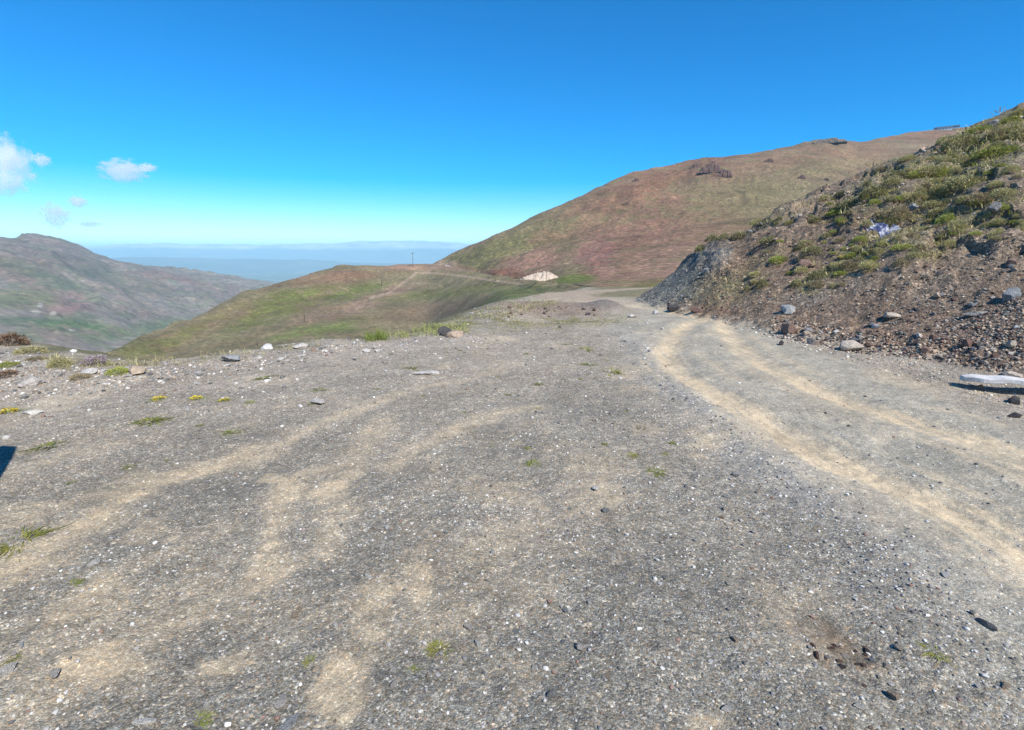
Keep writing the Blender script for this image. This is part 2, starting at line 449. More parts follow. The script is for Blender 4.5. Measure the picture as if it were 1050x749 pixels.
BANK_ZONES = [  # px, py, rx, ry, rot(deg, image, + = clockwise), colour, strength
    (700, 290, 60, 26, -42, (.118, .126, .120), .9), (740, 262, 14, 9, -30, (.25, .25, .235), .8), (655, 310, 30, 10, -10, (0.213, 0.192, 0.167), .9),
    (780, 275, 70, 34, -20, (0.199, 0.133, 0.092), .75), (850, 235, 70, 26, -30, (0.192, 0.138, 0.101), .7), (720, 318, 40, 7, 5, (0.213, 0.128, 0.086), .8),
    (745, 295, 45, 20, -10, (0.234, 0.192, 0.109), .5), (1000, 315, 90, 40, 0, (0.210, 0.156, 0.120), .8), (930, 330, 70, 25, 12, (0.213, 0.147, 0.108), .75), (900, 350, 110, 14, 18, (0.277, 0.189, 0.136), .75),
    (1010, 355, 60, 22, 10, (0.256, 0.179, 0.136), .6), (990, 265, 60, 22, -20, (0.220, 0.166, 0.124), .5),
]
GREEN_ZONES = [(985, 165, 80, 34, -30, .9), (900, 195, 60, 22, -32, .6), (870, 270, 62, 14, -28, .8), (930, 235, 60, 16, -28, .75), (1010, 215, 50, 22, -25, .7), (835, 287, 34, 8, -20, .6),
               (1040, 130, 40, 26, -30, .9), (790, 262, 26, 14, -20, .35), (800, 222, 40, 8, -26, .5), (745, 297, 22, 10, -10, .35), (960, 255, 40, 12, -28, .5)]
def ell(px, py, cx, cy, rx, ry, rot):
    a = math.radians(rot); dx = px-cx; dy = py-cy
    u = (dx*math.cos(a)+dy*math.sin(a))/rx; v = (-dx*math.sin(a)+dy*math.cos(a))/ry
    return np.sqrt(u*u+v*v)

def paint_near(x, y, z, zb, zk):
    n = len(x); px, py = proj(x, y, z)
    r = np.hypot(x, y)
    vis = (y > .4)
    c = lerp(np.tile(np.array([.248, .232, .194]), (n, 1)), (.350, .308, .246), sstep(1.5, 8.5, r+1.2*fbm(x*.5, y*.5, 3, 99))); g = np.ones(n)  # gravel base turns paler and warmer with distance from the camera
    big = fbm(x*.35, y*.35, 4, 101); wob = fbm(x*2.4, y*2.4, 4, 111); fine = fbm(x*9, y*9, 3, 121)
    c = c*(1-.13*sstep(0, .7, big))[:, None]
    c = lerp(c, (.300, .262, .200), sstep(0, -.8, big)*.45)
    # faint natural dust everywhere
    dust = .34*sstep(.15, .9, fbm(x*.9+3, y*.6, 5, 131)+.25*wob)
    for P, w, s in _streak_m:
        d, _ = seg_dist(x, y, P)
        d = d*(1+.35*wob) + .05*wob
        dust = np.maximum(dust, s*np.exp(-(d/w)**2)*(.82+.3*fine))
    for cx, cy, rx, ry, rot, s in PATCHES:
        e = ell(px, py, cx, cy, rx, ry, rot)
        e = e*(1+.3*wob)+.5*wob+.38*fine+.3*fbm(x*4.3, y*4.3, 3, 191)
        dust = np.maximum(dust, np.where(vis, s*sstep(1.35, .35, e), 0))
    dl, il = seg_dist(x, y, TR_L); dr, ir = seg_dist(x, y, TR_R)
    wv = .25*fbm(x*1.1, y*1.1, 3, 141)
    far = 1-.25*sstep(10, 16, r)
    tr = np.maximum(1.15*np.exp(-(np.maximum(dl+.16*wv*1.3-.05, 0)/.16)**2), 1.05*np.exp(-(np.maximum(dr+.14*wv-.05, 0)/.16)**2))
    tr = tr*(.84+.55*fbm(x*11, y*.6, 3, 151)+.25*wob)*far
    lane = .60*np.exp(-((dl-.36)/.09)**2)*sstep(-.4, .4, fbm(x*1.0, y*.35, 3, 161)) * sstep(-.3, .5, fbm(x*8, y*.5, 2, 163))*(x > 1.8)
    lane = np.maximum(lane, .45*np.exp(-((dr-.40)/.10)**2)*sstep(-.2, .5, fbm(x*1.0, y*.35, 3, 165)))
    dust = np.clip(np.maximum(dust, np.maximum(tr, lane)), 0, 1)
    # worn lane between the tracks: fine grey, shoulder: pale coarse gravel
    rc, _ = seg_dist(x, y, ROAD_C)
    lanek = sstep(1.85, 1.1, rc)*sstep(-2, 1, y)
    c = lerp(c, (.350, .325, .262), lanek*.85); g = g*(1-.45*lanek)
    sh = np.exp(-((x-1.97-.05*np.maximum(y-5, 0))/.34)**2)*sstep(1.0, 3.0, y)*sstep(13, 10, y)
    c = lerp(c, (.35, .33, .29), np.clip(sh*(.7+.5*wob), 0, 1)*.75)
    c = lerp(c, (.555, .445, .295), np.clip(dust, 0, 1)*.90)
    g = g*(1-.70*np.clip(dust, 0, 1)**.8)
    # rim: pale stony edge, then grass and soil on the slope beyond
    s = side(x, y, RIM)
    rimk = np.exp(-((s+.7)/1.1)**2)*sstep(1.2, -1.5, x)
    c = lerp(c, (.34, .305, .262), np.clip(rimk*(.7+.5*wob), 0, 1)*.6)
    grass = sstep(-.5, .5, s+.5*wob)
    c = lerp(c, (.13, .125, .05), grass*.85)
    vg = np.exp(-((y-11.4-.18*x-.5*wob)/.55)**2)*sstep(-2.5, -.5, x)*sstep(3.2, 2.0, x)
    c = lerp(c, (.16, .155, .06), np.clip(vg*(.6+.8*wob), 0, 1)*.8)
    # brown berm before the bend
    bm = np.exp(-((x-1.0)/1.7)**2-((y-13.6)/1.0)**2)
    c = lerp(c, (.205, .150, .115), np.clip(bm*(1.3+.6*wob), 0, 1)*.68)
    bm2 = np.exp(-((x-2.55)/.6)**2-((y-13.6)/.5)**2)
    c = lerp(c, (.15, .135, .125), np.clip(bm2*1.2, 0, 1)*.85)
    # saddle beyond the bend: dusty grey, with a green strip
    sd = sstep(17.5, 20, y)*sstep(0, -2, s)
    c = lerp(c, (.195, .170, .098), sd*.92)
    c = lerp(c, (.15, .15, .062), sd*np.clip(.15+.9*fbm(x*.12, y*.07, 4, 171)+.8*sstep(62, 95, y), 0, 1))
    c = lerp(c, (.36, .29, .215), sstep(1.5, .9, rc+.4*wob)*sstep(15, 18, y)*.95)
    g = g*(1-.6*sd)
    cs = ell(px, py, 868, 668, 52, 24, 25)+.45*wob+.4*fine
    csk = np.where(vis, sstep(1.2, .3, cs), 0); c = lerp(c, (.195, .150, .104), csk*.85); g = g*(1-.4*csk)
    # cut bank
    k = sstep(-.05, .22, zk-zb+.08*wob)
    b = np.tile(np.array([.300, .225, .160]), (n, 1))
    b = lerp(b, (.290, .240, .185), sstep(0, .8, big+.4*wob)*.7)
    for cx, cy, rx, ry, rot, q, st in BANK_ZONES:
        q = tuple(v*m_ for v, m_ in zip(q, (1.34, 1.36, 1.30)))
        e = ell(px, py, cx, cy, rx, ry, rot)+.30*wob+.18*fine
        b = lerp(b, q, np.where(vis, st*sstep(1.35, .45, e), 0))
    gr = np.zeros(n)
    for cx, cy, rx, ry, rot, st in GREEN_ZONES:
        e = ell(px, py, cx, cy, rx, ry, rot)+.5*fbm(x*1.3, y*1.3, 4, 181)+.3*wob
        gr = np.maximum(gr, np.where(vis, st*sstep(1.3, .35, e), 0))
    gr = np.maximum(gr, .6*sstep(5.0, 8.5, zk)*sstep(-.5, .3, wob))
    b = lerp(b, (.300, .285, .130), np.clip(gr*(.55+.6*wob), 0, .6))
    c = c*(1-k[:, None]) + b*k[:, None]
    g = np.where(k > .5, np.clip(.5+1.2*sstep(330, 380, py+.25*(px-900)*0+20*wob), 0, 1)*(1-.6*gr), g)
    return c, g, k, gr, dust

# ------------------------------------------------------------------ near terrain mesh, split into ground / road / bank
def near_terrain():
    a1 = np.arange(-56, 56.001, .115)
    az = np.concatenate([np.arange(-180, -56, 2.0), a1, np.arange(57, 180, 2.0)])
    rs = np.concatenate([[.02, .4, .8], np.geomspace(1.15, 26, 520), np.geomspace(26.6, 175, 80)])
    A, RR = np.meshgrid(np.radians(az), rs)
    X = (np.sin(A)*RR).ravel(); Y = (np.cos(A)*RR).ravel()
    Z, zb, zk = H(X, Y, True, True)
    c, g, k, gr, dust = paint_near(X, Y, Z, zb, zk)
    nr, na = len(rs), len(az)
    i = np.arange(nr-1)[:, None]*na; j = np.arange(na)[None, :]; j2 = (j+1) % na
    Q = np.stack([i+j, i+na+j, i+na+j2, i+j2], -1).reshape(-1, 4)[:, ::-1]
    # normals of the full sheet so that the split leaves no seam
    P = np.stack([X, Y, Z], 1)
    G = P.reshape(nr, na, 3)
    du = np.roll(G, -1, 1)-np.roll(G, 1, 1)
    dv = np.gradient(G, axis=0)
    Nn = np.cross(du, dv); Nn = Nn*np.where(Nn[..., 2:] < 0, -1, 1)
    Nn /= np.linalg.norm(Nn, axis=2, keepdims=True)+1e-12
    Nn = Nn.reshape(-1, 3)
    ctr = P[Q].mean(1)
    rc, _ = seg_dist(ctr[:, 0], ctr[:, 1], ROAD_C)
    kf = k[Q].mean(1)
    which = np.where(kf > .5, 2, np.where(rc < 1.55, 1, 0))
    for w, nm, mt in ((0, 'ground', M_GROUND), (1, 'road', M_GROUND), (2, 'slope', M_BANK)):
        q = Q[which == w]
        u, inv = np.unique(q.ravel(), return_inverse=True)
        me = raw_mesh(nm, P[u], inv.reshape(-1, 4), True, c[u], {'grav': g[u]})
        me.normals_split_custom_set_from_vertices(Nn[u].tolist())
        o = obj(nm, me, mt); tag(o, kind='structure')
near_terrain()

# ------------------------------------------------------------------ far landforms
def curve(pts):
    """photo pixel + range -> arrays az, r, tan(elev)"""
    out = []
    for px, py, r in pts:
        x, y, u = ray(px, py); h = math.hypot(x, y)
        out.append((math.atan2(x, y), r, u/h))
    out.sort(); return np.array(out)
def smooth1(a, n):
    for _ in range(n):
        p = np.pad(a, 1, mode='edge'); a = .25*p[:-2]+.5*p[1:-1]+.25*p[2:]
    return a
LANDS = {}
def landform(name, curves, mat, az0, az1, na, nv, amp, nsc, gully, painter, back=(.35, .16), seed=0, smooth_az=3, seg_pow=None, rock=None):
    """a hill built between its foot line and its crest line, with a real back slope behind the crest"""
    A = np.radians(np.linspace(az0, az1, na))
    Rk = []; Ek = []
    for cv in curves:
        Rk.append(smooth1(np.interp(A, cv[:, 0], cv[:, 1]), smooth_az*8+10)); Ek.append(smooth1(np.interp(A, cv[:, 0], cv[:, 2]), smooth_az))
    Zk = [CAMZ+e*r for e, r in zip(Ek, Rk)]
    rr, zz = Rk[-1], Zk[-1]
    Rk += [rr*(1+back[0]*.18), rr*(1+back[0])]; Zk += [zz-rr*back[1]*.07, zz-rr*back[1]]
    K = len(Rk); tk = np.linspace(0, 1, K)
    # more rows on the visible side
    tv = np.concatenate([np.linspace(0, tk[-3], nv), np.linspace(tk[-3], 1, max(10, nv//6))[1:]])
    RA = np.array(Rk); ZA = np.array(Zk)
    Rg = np.empty((len(tv), na)); Zg = np.empty((len(tv), na))
    for q in range(na):
        Rg[:, q] = np.interp(tv, tk, RA[:, q]); Zg[:, q] = np.interp(tv, tk, ZA[:, q])
    w = max(2, nv//14)
    kc = len(tv)-max(10, nv//6)+1
    for _ in range(w):
        B = Zg.copy(); B[1:-1] = .25*Zg[:-2]+.5*Zg[1:-1]+.25*Zg[2:]
        C2 = Rg.copy(); C2[1:-1] = .25*Rg[:-2]+.5*Rg[1:-1]+.25*Rg[2:]
        fz = Zg[kc-1].copy(); Zg, Rg = B, C2
    X = np.sin(A)[None]*Rg; Y = np.cos(A)[None]*Rg
    env = np.minimum(1, np.linspace(0, 1, len(tv))[:, None]*6)*np.ones_like(X)
    crest = np.exp(-((tv-tk[-3])/.07)**2)[:, None]
    env = env*(1-.72*crest)
    vv = tv[:, None]*np.ones_like(X)
    warp = .6*fbm(X*nsc*.7, Y*nsc*.7, 3, seed+40)
    gl = ridged((A[None]*Rg.mean())*nsc*1.6+warp, vv*1.3+warp*.5, 4, seed+5)
    rk = np.clip(Rg/Rk[-3][None], .05, 1)**1.5
    rk = rk*np.clip(Rg/260, .1, 1)
    Zg = Zg + env*rk*(amp*fbm(X*nsc, Y*nsc, 6, seed+1) + gully*gl)
    if rock is not None: Zg = Zg + rock(X, Y, Zg)
    P = np.stack([X, Y, Zg], -1)
    nr = len(tv)
    i = np.arange(nr-1)[:, None]*na; j = np.arange(na-1)[None]
    Q = np.stack([i+j, i+j+1, i+na+j+1, i+na+j], -1).reshape(-1, 4)
    V = P.reshape(-1, 3)
    px, py = proj(V[:, 0], V[:, 1], V[:, 2])
    c = painter(V, px, py, (1-gl.ravel())*.5)
    me = raw_mesh(name, V, Q, True, c)
    o = obj(name, me, mat); tag(o, kind='structure')
    LANDS[name] = (A, P[:kc+1])
    return o
def land_hit(name, px, py):
    A, P = LANDS[name]
    x, y, u = [float(q) for q in ray(px, py)]
    a = math.atan2(x, y); k = int(np.argmin(np.abs(A-a)))
    col = P[:, k]; r = np.hypot(col[:, 0], col[:, 1]); e = (col[:, 2]-CAMZ)/r
    t = u/math.hypot(x, y)
    idx = np.where((e[:-1] <= t) & (e[1:] > t))[0]
    i = idx[0] if len(idx) else len(e)-1
    return Vector(col[i])

def zones(V, px, py, base, Z, sc, seed, warp=.45):
    n = len(V); c = np.tile(np.array(base, float), (n, 1))
    w = fbm(V[:, 0]*sc, V[:, 1]*sc, 5, seed); w2 = fbm(V[:, 0]*sc*4, V[:, 1]*sc*4, 4, seed+9)
    for cx, cy, rx, ry, rot, q, st in Z:
        e = ell(px, py, cx, cy, rx, ry, rot)+warp*w+.22*w2
        c = lerp(c, q, st*sstep(1.4, .4, e))
    return c, w, w2
GREEN = (.145, .142, .068); OLIVE = (.170, .148, .086); RED = (.205, .120, .095); PINK = (.285, .172, .142); BROWN = (.205, .148, .103); TANC = (.33, .25, .17); PALE = (.50, .42, .34); MAROON = (.150, .078, .075)

def paint_red(V, px, py, gl):
    Z = [(600, 225, 120, 40, -22, BROWN, .6), (560, 240, 90, 26, -22, OLIVE, .8), (500, 262, 60, 14, -18, GREEN, .75), (720, 215, 90, 40, 0, (.20, .125, .088), .8), (850, 165, 110, 22, -8, (.215, .150, .105), .7),
         (830, 172, 50, 10, -4, OLIVE, .5), (790, 205, 60, 22, -10, OLIVE, .7), (712, 210, 40, 30, 0, OLIVE, .6), (672, 215, 26, 34, 10, RED, .5), (650, 245, 40, 40, 0, RED, .75), (612, 266, 24, 28, 10, (.245, .132, .125), .85), (640, 205, 90, 26, -24, (.215, .135, .095), .7), (680, 240, 60, 30, -10, (.22, .135, .105), .6), (800, 165, 90, 9, -8, (.215, .140, .098), .7), (540, 268, 36, 12, -10, PINK, .75),
         (660, 282, 80, 14, -5, PINK, .7), (690, 268, 70, 18, -8, (.24, .165, .135), .5), (590, 287, 22, 8, 0, (.125, .155, .050), .85), (690, 293, 60, 6, 0, (.15, .16, .055), .6), (680, 186, 60, 10, -20, (.19, .105, .075), .6),
         (728, 172, 16, 10, 15, (.13, .075, .062), .85), (700, 172, 60, 7, -12, (.17, .10, .075), .6), (845, 148, 40, 6, 0, (.17, .12, .09), .5), (515, 280, 24, 5, 5, (.22, .11, .078), .7), (470, 277, 24, 6, 8, (.235, .155, .115), .7),
         (960, 139, 60, 5, -5, (.23, .12, .085), .6), (455, 272, 14, 6, 10, (.30, .235, .195), .7), (722, 287, 20, 8, -35, (.34, .165, .095), .9), (745, 281, 24, 7, -30, (.25, .14, .09), .8)]
    c, w, w2 = zones(V, px, py, (.188, .138, .086), [(a, b, c_, d, e, (f[0]*.98, f[1]*.92, f[2]*.78), min(1, g*1.2)) for a, b, c_, d, e, f, g in Z], .012, 201)
    c = lerp(c, (.150, .135, .062), sstep(.1, .7, w2+.3*w)*.5)
    c = lerp(c, (.200, .150, .092), sstep(.2, .8, -w2)*.35)
    return c
def paint_spur(V, px, py, gl):
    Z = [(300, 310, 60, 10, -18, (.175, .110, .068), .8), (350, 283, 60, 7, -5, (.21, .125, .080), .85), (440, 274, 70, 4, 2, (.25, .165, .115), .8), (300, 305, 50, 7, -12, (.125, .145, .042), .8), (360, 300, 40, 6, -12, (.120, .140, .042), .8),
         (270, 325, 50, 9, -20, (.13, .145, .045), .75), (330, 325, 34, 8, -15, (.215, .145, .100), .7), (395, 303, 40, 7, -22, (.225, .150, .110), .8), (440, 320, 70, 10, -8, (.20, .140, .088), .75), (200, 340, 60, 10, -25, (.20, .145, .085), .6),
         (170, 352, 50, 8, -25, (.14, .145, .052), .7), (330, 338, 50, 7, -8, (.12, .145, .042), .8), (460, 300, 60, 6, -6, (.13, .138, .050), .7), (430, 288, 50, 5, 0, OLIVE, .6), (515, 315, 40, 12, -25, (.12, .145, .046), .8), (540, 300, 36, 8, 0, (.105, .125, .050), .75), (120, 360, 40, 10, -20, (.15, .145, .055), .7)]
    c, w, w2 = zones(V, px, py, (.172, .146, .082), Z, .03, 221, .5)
    c = lerp(c, (.21, .150, .095), sstep(.1, .7, w2)*.5)
    for P, wd in (([(535, 291), (518, 289.5), (500, 287), (480, 284), (460, 281.5), (440, 280), (425, 280)], 1.3), ([(427, 280), (412, 291), (398, 301), (380, 306)], 1.6), ([(560, 300), (590, 301), (640, 299)], 1.5)):
        d, _ = seg_dist(px, py, P); c = lerp(c, (.30, .225, .155), .8*sstep(1.25, .4, d/wd+.3*w2))
    return c
def paint_left(V, px, py, gl):
    Z = [(50, 262, 80, 14, 10, (.150, .112, .090), .85), (20, 285, 50, 10, 25, (.19, .125, .09), .8), (60, 290, 60, 8, 20, (.085, .095, .045), .7), (140, 290, 70, 9, 14, (.125, .105, .06), .7), (180, 286, 50, 5, 10, (.20, .115, .085), .7), (70, 312, 22, 12, 0, (.20, .11, .092), .75), (120, 302, 30, 8, 20, (.18, .13, .10), .65),
         (20, 305, 40, 10, 0, (.13, .14, .052), .7), (40, 332, 60, 5, 5, (.06, .09, .035), .8), (90, 338, 40, 10, 10, (.10, .14, .045), .75), (140, 318, 40, 8, 10, (.17, .12, .09), .5), (210, 300, 50, 8, 8, (.155, .105, .08), .6), (160, 335, 40, 8, -10, (.10, .125, .045), .7), (30, 345, 50, 8, 0, (.19, .135, .10), .6), (45, 304, 14, 3, 0, PALE, 0)]
    c, w, w2 = zones(V, px, py, (.200, .165, .130), Z, .0035, 241, .55)
    c = lerp(c, (.115, .128, .065), sstep(.15, .7, w2)*.6)
    c = lerp(c, (.20, .14, .11), sstep(.2, .8, -w2-.2*w)*.5)
    for cx, cy, rx, ry in ((41, 313, 2.2, 1.8), (37.5, 320, 4.2, 1.2), (54.5, 321.5, 2.6, 2.2), (73, 339, 2.6, .8)):
        e = ell(px, py, cx, cy, rx, ry, 0)+.35*w2
        c = lerp(c, (.40, .36, .31), .6*sstep(1.3, .6, e+.4*w2))
    return c
M_RED = mat_hill('red_scree_and_grass', .55, .02, .8, .55)
M_SPUR = mat_hill('dry_grass_slope', .9, .04, .35, .35)
M_LEFT = mat_hill('far_hillside', .10, .006, 3.0, .35)

def crag(X, Y, Z):
    px, py = proj(X, Y, Z)
    e1 = ell(px, py, 728, 172, 15, 9, 15); e2 = ell(px, py, 690, 181, 50, 6, -18); e3 = ell(px, py, 847, 147, 34, 4, 0); e4 = ell(px, py, 770, 172, 30, 12, 0)
    q = ridged(X*.06, Y*.06, 4, 301)
    return (6*sstep(1.3, .3, e1)+3*sstep(1.3, .4, e2)+4*sstep(1.3, .4, e3)+1.2*sstep(1.3, .4, e4))*q
red_crest = curve([(380, 292, 560), (420, 280, 570), (440, 272, 580), (455, 265, 590), (480, 252, 600), (500, 244, 610), (520, 235, 625), (540, 226, 645), (575, 211, 690), (600, 199, 730), (630, 184, 780), (650, 175, 815), (680, 169.5, 860), (700, 165.5, 900), (720, 162.5, 930),
                   (735, 161, 950), (760, 158.5, 975), (800, 151.5, 1050), (825, 146, 1095), (845, 142.5, 1140), (865, 144, 1185), (880, 145.5, 1230), (900, 141.5, 1320), (935, 134.5, 1500), (960, 132, 1590), (985, 130, 1650), (1050, 121, 1725), (1200, 95, 1800), (1500, 70, 1800)])
red_mid = curve([(380, 297, 545), (440, 277, 545), (500, 266, 470), (560, 254, 465), (600, 246, 470), (650, 238, 495), (700, 232, 520), (760, 225, 540), (850, 215, 600), (1000, 205, 750), (1500, 170, 780)])
red_low = curve([(380, 302, 535), (440, 283, 525), (500, 280, 400), (540, 283, 280), (580, 285, 215), (620, 284, 195), (700, 279, 195), (800, 275, 200), (1000, 268, 220), (1500, 260, 220)])
red_foot = curve([(380, 310, 520), (440, 290, 505), (480, 292, 430), (510, 293, 320), (540, 295, 220), (580, 296.5, 135), (620, 297.5, 108), (700, 297, 100), (800, 297, 100), (1000, 297, 100), (1500, 300, 95)])
landform('mountain', [red_foot, red_low, red_mid, red_crest], M_RED, -16, 62, 760, 330, 7, .012, 5, paint_red, (.4, .20), 3, 2, rock=crag)

spur_crest = curve([(-200, 440, 135), (60, 398, 165), (120, 359, 210), (150, 346, 247.5), (200, 327, 307.5), (225, 312, 337.5), (250, 300.5, 375), (275, 293, 397.5), (300, 286, 420), (325, 278.5, 438), (350, 272.5, 450), (375, 272, 459), (400, 272.5, 465), (440, 270, 483), (470, 275, 450), (500, 282, 333.3), (530, 287, 233.3), (560, 290, 150), (600, 296, 95), (640, 302, 80)])
spur_mid = curve([(-200, 470, 144), (60, 425, 168), (120, 376, 196.8), (200, 350, 240), (250, 330, 288), (300, 315, 324), (350, 303, 360), (400, 297, 384), (440, 292, 396), (500, 296, 227.5), (560, 300, 93.5), (600, 304, 66), (640, 310, 55)])
spur_foot = curve([(-200, 520, 129.2), (60, 460, 136.8), (120, 408, 152), (200, 388, 159.6), (250, 378, 167.2), (300, 366, 174.8), (350, 357, 182.4), (400, 350, 190), (440, 344, 197.6), (480, 332, 120), (520, 318, 42), (560, 316, 36), (600, 320, 32), (640, 326, 30)])
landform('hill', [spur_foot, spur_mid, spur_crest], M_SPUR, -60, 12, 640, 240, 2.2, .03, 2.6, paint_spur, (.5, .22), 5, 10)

left_crest = curve([(-700, 300, 3000), (-300, 262, 2900), (-100, 248, 2600), (0, 243.5, 2500), (20, 243, 2490), (38, 243, 2490), (50, 245, 2500), (62, 247.5, 2505), (80, 254.5, 2520), (100, 262.5, 2550), (120, 268, 2580), (140, 271.5, 2620), (170, 276.5, 2680), (200, 281, 2750), (235, 286, 2830), (262, 289.5, 2900), (275, 291.5, 2930), (300, 297, 3000), (350, 310, 3000)])
left_mid = curve([(-700, 340, 2200), (-100, 290, 1900), (0, 284, 1850), (60, 290, 1850), (120, 300, 1950), (200, 305, 2150), (262, 310, 2350), (350, 335, 2500)])
left_low = curve([(-700, 370, 1500), (-100, 330, 1350), (0, 326, 1300), (60, 330, 1350), (120, 333, 1450), (200, 335, 1650), (262, 332, 1900), (350, 350, 2000)])
left_foot = curve([(-700, 420, 900), (0, 378, 950), (100, 378, 1000), (200, 365, 1200), (262, 352, 1500), (350, 365, 1600)])
landform('hillside', [left_foot, left_low, left_mid, left_crest], M_LEFT, -72, -17, 560, 260, 20, .0030, 40, paint_left, (.4, .16), 7, 2)

# far plain and the ranges behind it
def mat_far(name, a, b, sc):
    t = NT(name)
    n = t.noise(sc, 8, .65); v = t.vor(sc*6)
    sp = t.n('ShaderNodeSeparateColor'); t.l(v.outputs['Color'], sp.inputs[0])
    c = t.mix(t.ramp(n, [(.35, 0), (.65, 1)]), a, b)
    c = t.mix(t.ramp(sp.outputs[0], [(.84, 0), (.97, .5)]), c, (.40, .38, .34))
    t.base(c); t.b.inputs['Specular IOR Level'].default_value = .05
    return t.m
def plain():
    az = np.radians(np.arange(-180, 180, 1.5)); rs = np.concatenate([[1], np.geomspace(300, 60000, 60)])
    A, RR = np.meshgrid(az, rs); X = np.sin(A)*RR; Y = np.cos(A)*RR
    Z = -385 + 12*fbm(X*.0004, Y*.0004, 4, 401)*sstep(1000, 6000, RR)
    nr, na = X.shape
    i = np.arange(nr-1)[:, None]*na; j = np.arange(na)[None]; j2 = (j+1) % na
    Q = np.stack([i+j, i+j2, i+na+j2, i+na+j], -1).reshape(-1, 4)
    me = raw_mesh('plain', np.stack([X, Y, Z], -1).reshape(-1, 3), Q, True)
    tag(obj('plain', me, mat_far('valley_plain', (.075, .095, .055), (.17, .145, .10), .0016)), kind='structure')
plain()
def far_range(name, pts, r0, depth, amp, sc, mat, seed, sn=.6):
    cv = curve(pts); na, nv = 420, 26
    A = np.linspace(cv[0, 0], cv[-1, 0], na)
    e = np.interp(A, cv[:, 0], cv[:, 2])
    t = np.linspace(-1, 1, nv)
    RR = r0 + depth*t[:, None]*np.ones(na)[None]
    top = CAMZ + e*r0
    prof = (1-np.abs(t))**.85
    X = np.sin(A)[None]*RR; Y = np.cos(A)[None]*RR
    base = -400
    Z = base + (top-base)[None]*prof[:, None] + amp*prof[:, None]*ridged(X*sc, Y*sc, 5, seed)*.6 - amp*.25*prof[:, None]
    Q = (np.arange(nv-1)[:, None]*na + np.arange(na-1)[None])
    Q = np.stack([Q, Q+1, Q+na+1, Q+na], -1).reshape(-1, 4)
    V = np.stack([X, Y, Z], -1).reshape(-1, 3)
    snow = sstep(.82, 1.0, (V[:, 2]-base)/(top.mean()-base)+.08*fbm(V[:, 0]*sc*2, V[:, 1]*sc*2, 3, seed+3))
    c = lerp(np.tile(np.array([.10, .09, .075]), (len(V), 1)), (.55, .52, .50), snow*sn)
    tag(obj(name, raw_mesh(name, V, Q, True, c), mat), kind='structure')
M_FAR = mat_hill('distant_range', .004, .0006, 20, .2)
far_range('mountain_range', [(-900, 262, 0), (-200, 254, 0), (0, 252, 0), (95, 252.5, 0), (130, 250.5, 0), (160, 249.5, 0), (200, 250.5, 0), (250, 251, 0), (290, 251, 0), (330, 249.5, 0), (370, 247.5, 0), (400, 247, 0), (430, 247, 0), (470, 249.5, 0), (520, 252, 0), (700, 256, 0), (1100, 262, 0)], 20000, 3600, 170, .0004, M_FAR, 501)
far_range('foothills', [(-900, 285, 0), (0, 272, 0), (120, 264.5, 0), (160, 263, 0), (200, 264.5, 0), (260, 265.5, 0), (320, 266.5, 0), (360, 268.5, 0), (420, 270, 0), (480, 272, 0), (700, 285, 0)], 12500, 1900, 60, .0007, M_FAR, 521, 0)

# ================================================================== loose stones
import bmesh
def ico(sub):
    bm = bmesh.new(); bmesh.ops.create_icosphere(bm, subdivisions=sub, radius=1.0)
    bm.verts.ensure_lookup_table()
    V = np.array([v.co[:] for v in bm.verts]); T = np.array([[v.index for v in f.verts] for f in bm.faces]); bm.free()
    return V, T
ICO1 = ico(1); ICO2 = ico(2); ICO3 = ico(3)
def rock_shape(seed, base, cuts=11, ax=(1, .8, .55), rough=.06):
    g = np.random.default_rng(seed); V = base[0].copy()
    for _ in range(cuts):
        n = g.normal(size=3); n /= np.linalg.norm(n); d = g.uniform(.48, .80)
        e = V@n - d; V = V - np.maximum(e, 0)[:, None]*n
    a = np.array(ax)*g.uniform(.85, 1.15, 3)
    V = V*a
    V = V*(1+rough*gnoise(V[:, 0]*3+seed, V[:, 1]*3+V[:, 2]*2.3, seed)[:, None])
    V /= max(np.ptp(V[:, 0]), np.ptp(V[:, 1]))      # about one metre wide
    V[:, 2] -= V[:, 2].min()
    return V
PAL = {'pale': [(.62, .59, .54), (.54, .50, .45), (.70, .68, .64)], 'grey': [(.24, .235, .23), (.19, .19, .195), (.30, .29, .275)], 'tan': [(.46, .37, .28), (.40, .31, .24), (.50, .43, .35)],
       'red': [(.20, .125, .10), (.17, .11, .09), (.25, .165, .13)], 'dark': [(.085, .08, .08), (.07, .065, .065), (.11, .10, .095)], 'blue': [(.27, .285, .29), (.24, .25, .255), (.31, .32, .32)]}
_rockme = {}
def rock_mesh(cls, k, flatness=.5):
    key = (cls, k, flatness)
    if key not in _rockme:
        V = rock_shape(900+k*7+len(cls), ICO3, 16, (1, .78, flatness), .035)
        c0 = np.array(PAL[cls][k % 3])
        m = 1+.16*fbm(V[:, 0]*4+k, V[:, 1]*4+V[:, 2]*3, 3, k)
        me = raw_mesh('rock', V, ICO3[1], True, c0[None]*m[:, None])
        me.materials.append(M_STONE)
        me.set_sharp_from_angle(angle=R(13))
        _rockme[key] = me
    return _rockme[key]
def stone_at(p, width, cls, label, group=None, name='stone', cat='stone', flatness=.5, sink=.16, rz=None, asp=1.0, k=None):
    k = random.randrange(6) if k is None else k
    o = obj(name, rock_mesh(cls, k, flatness))
    s = width
    o.scale = (s*1.05, s*asp, s); o.rotation_euler = (random.uniform(-.12, .12), random.uniform(-.12, .12), random.uniform(0, 6.28) if rz is None else rz)
    o.location = (p[0], p[1], p[2]-sink*s*flatness)
    return tag(o, label, cat, group)
def mpp(p): return (p[1]*math.cos(TH)-(p[2]-CAMZ)*math.sin(TH))/F
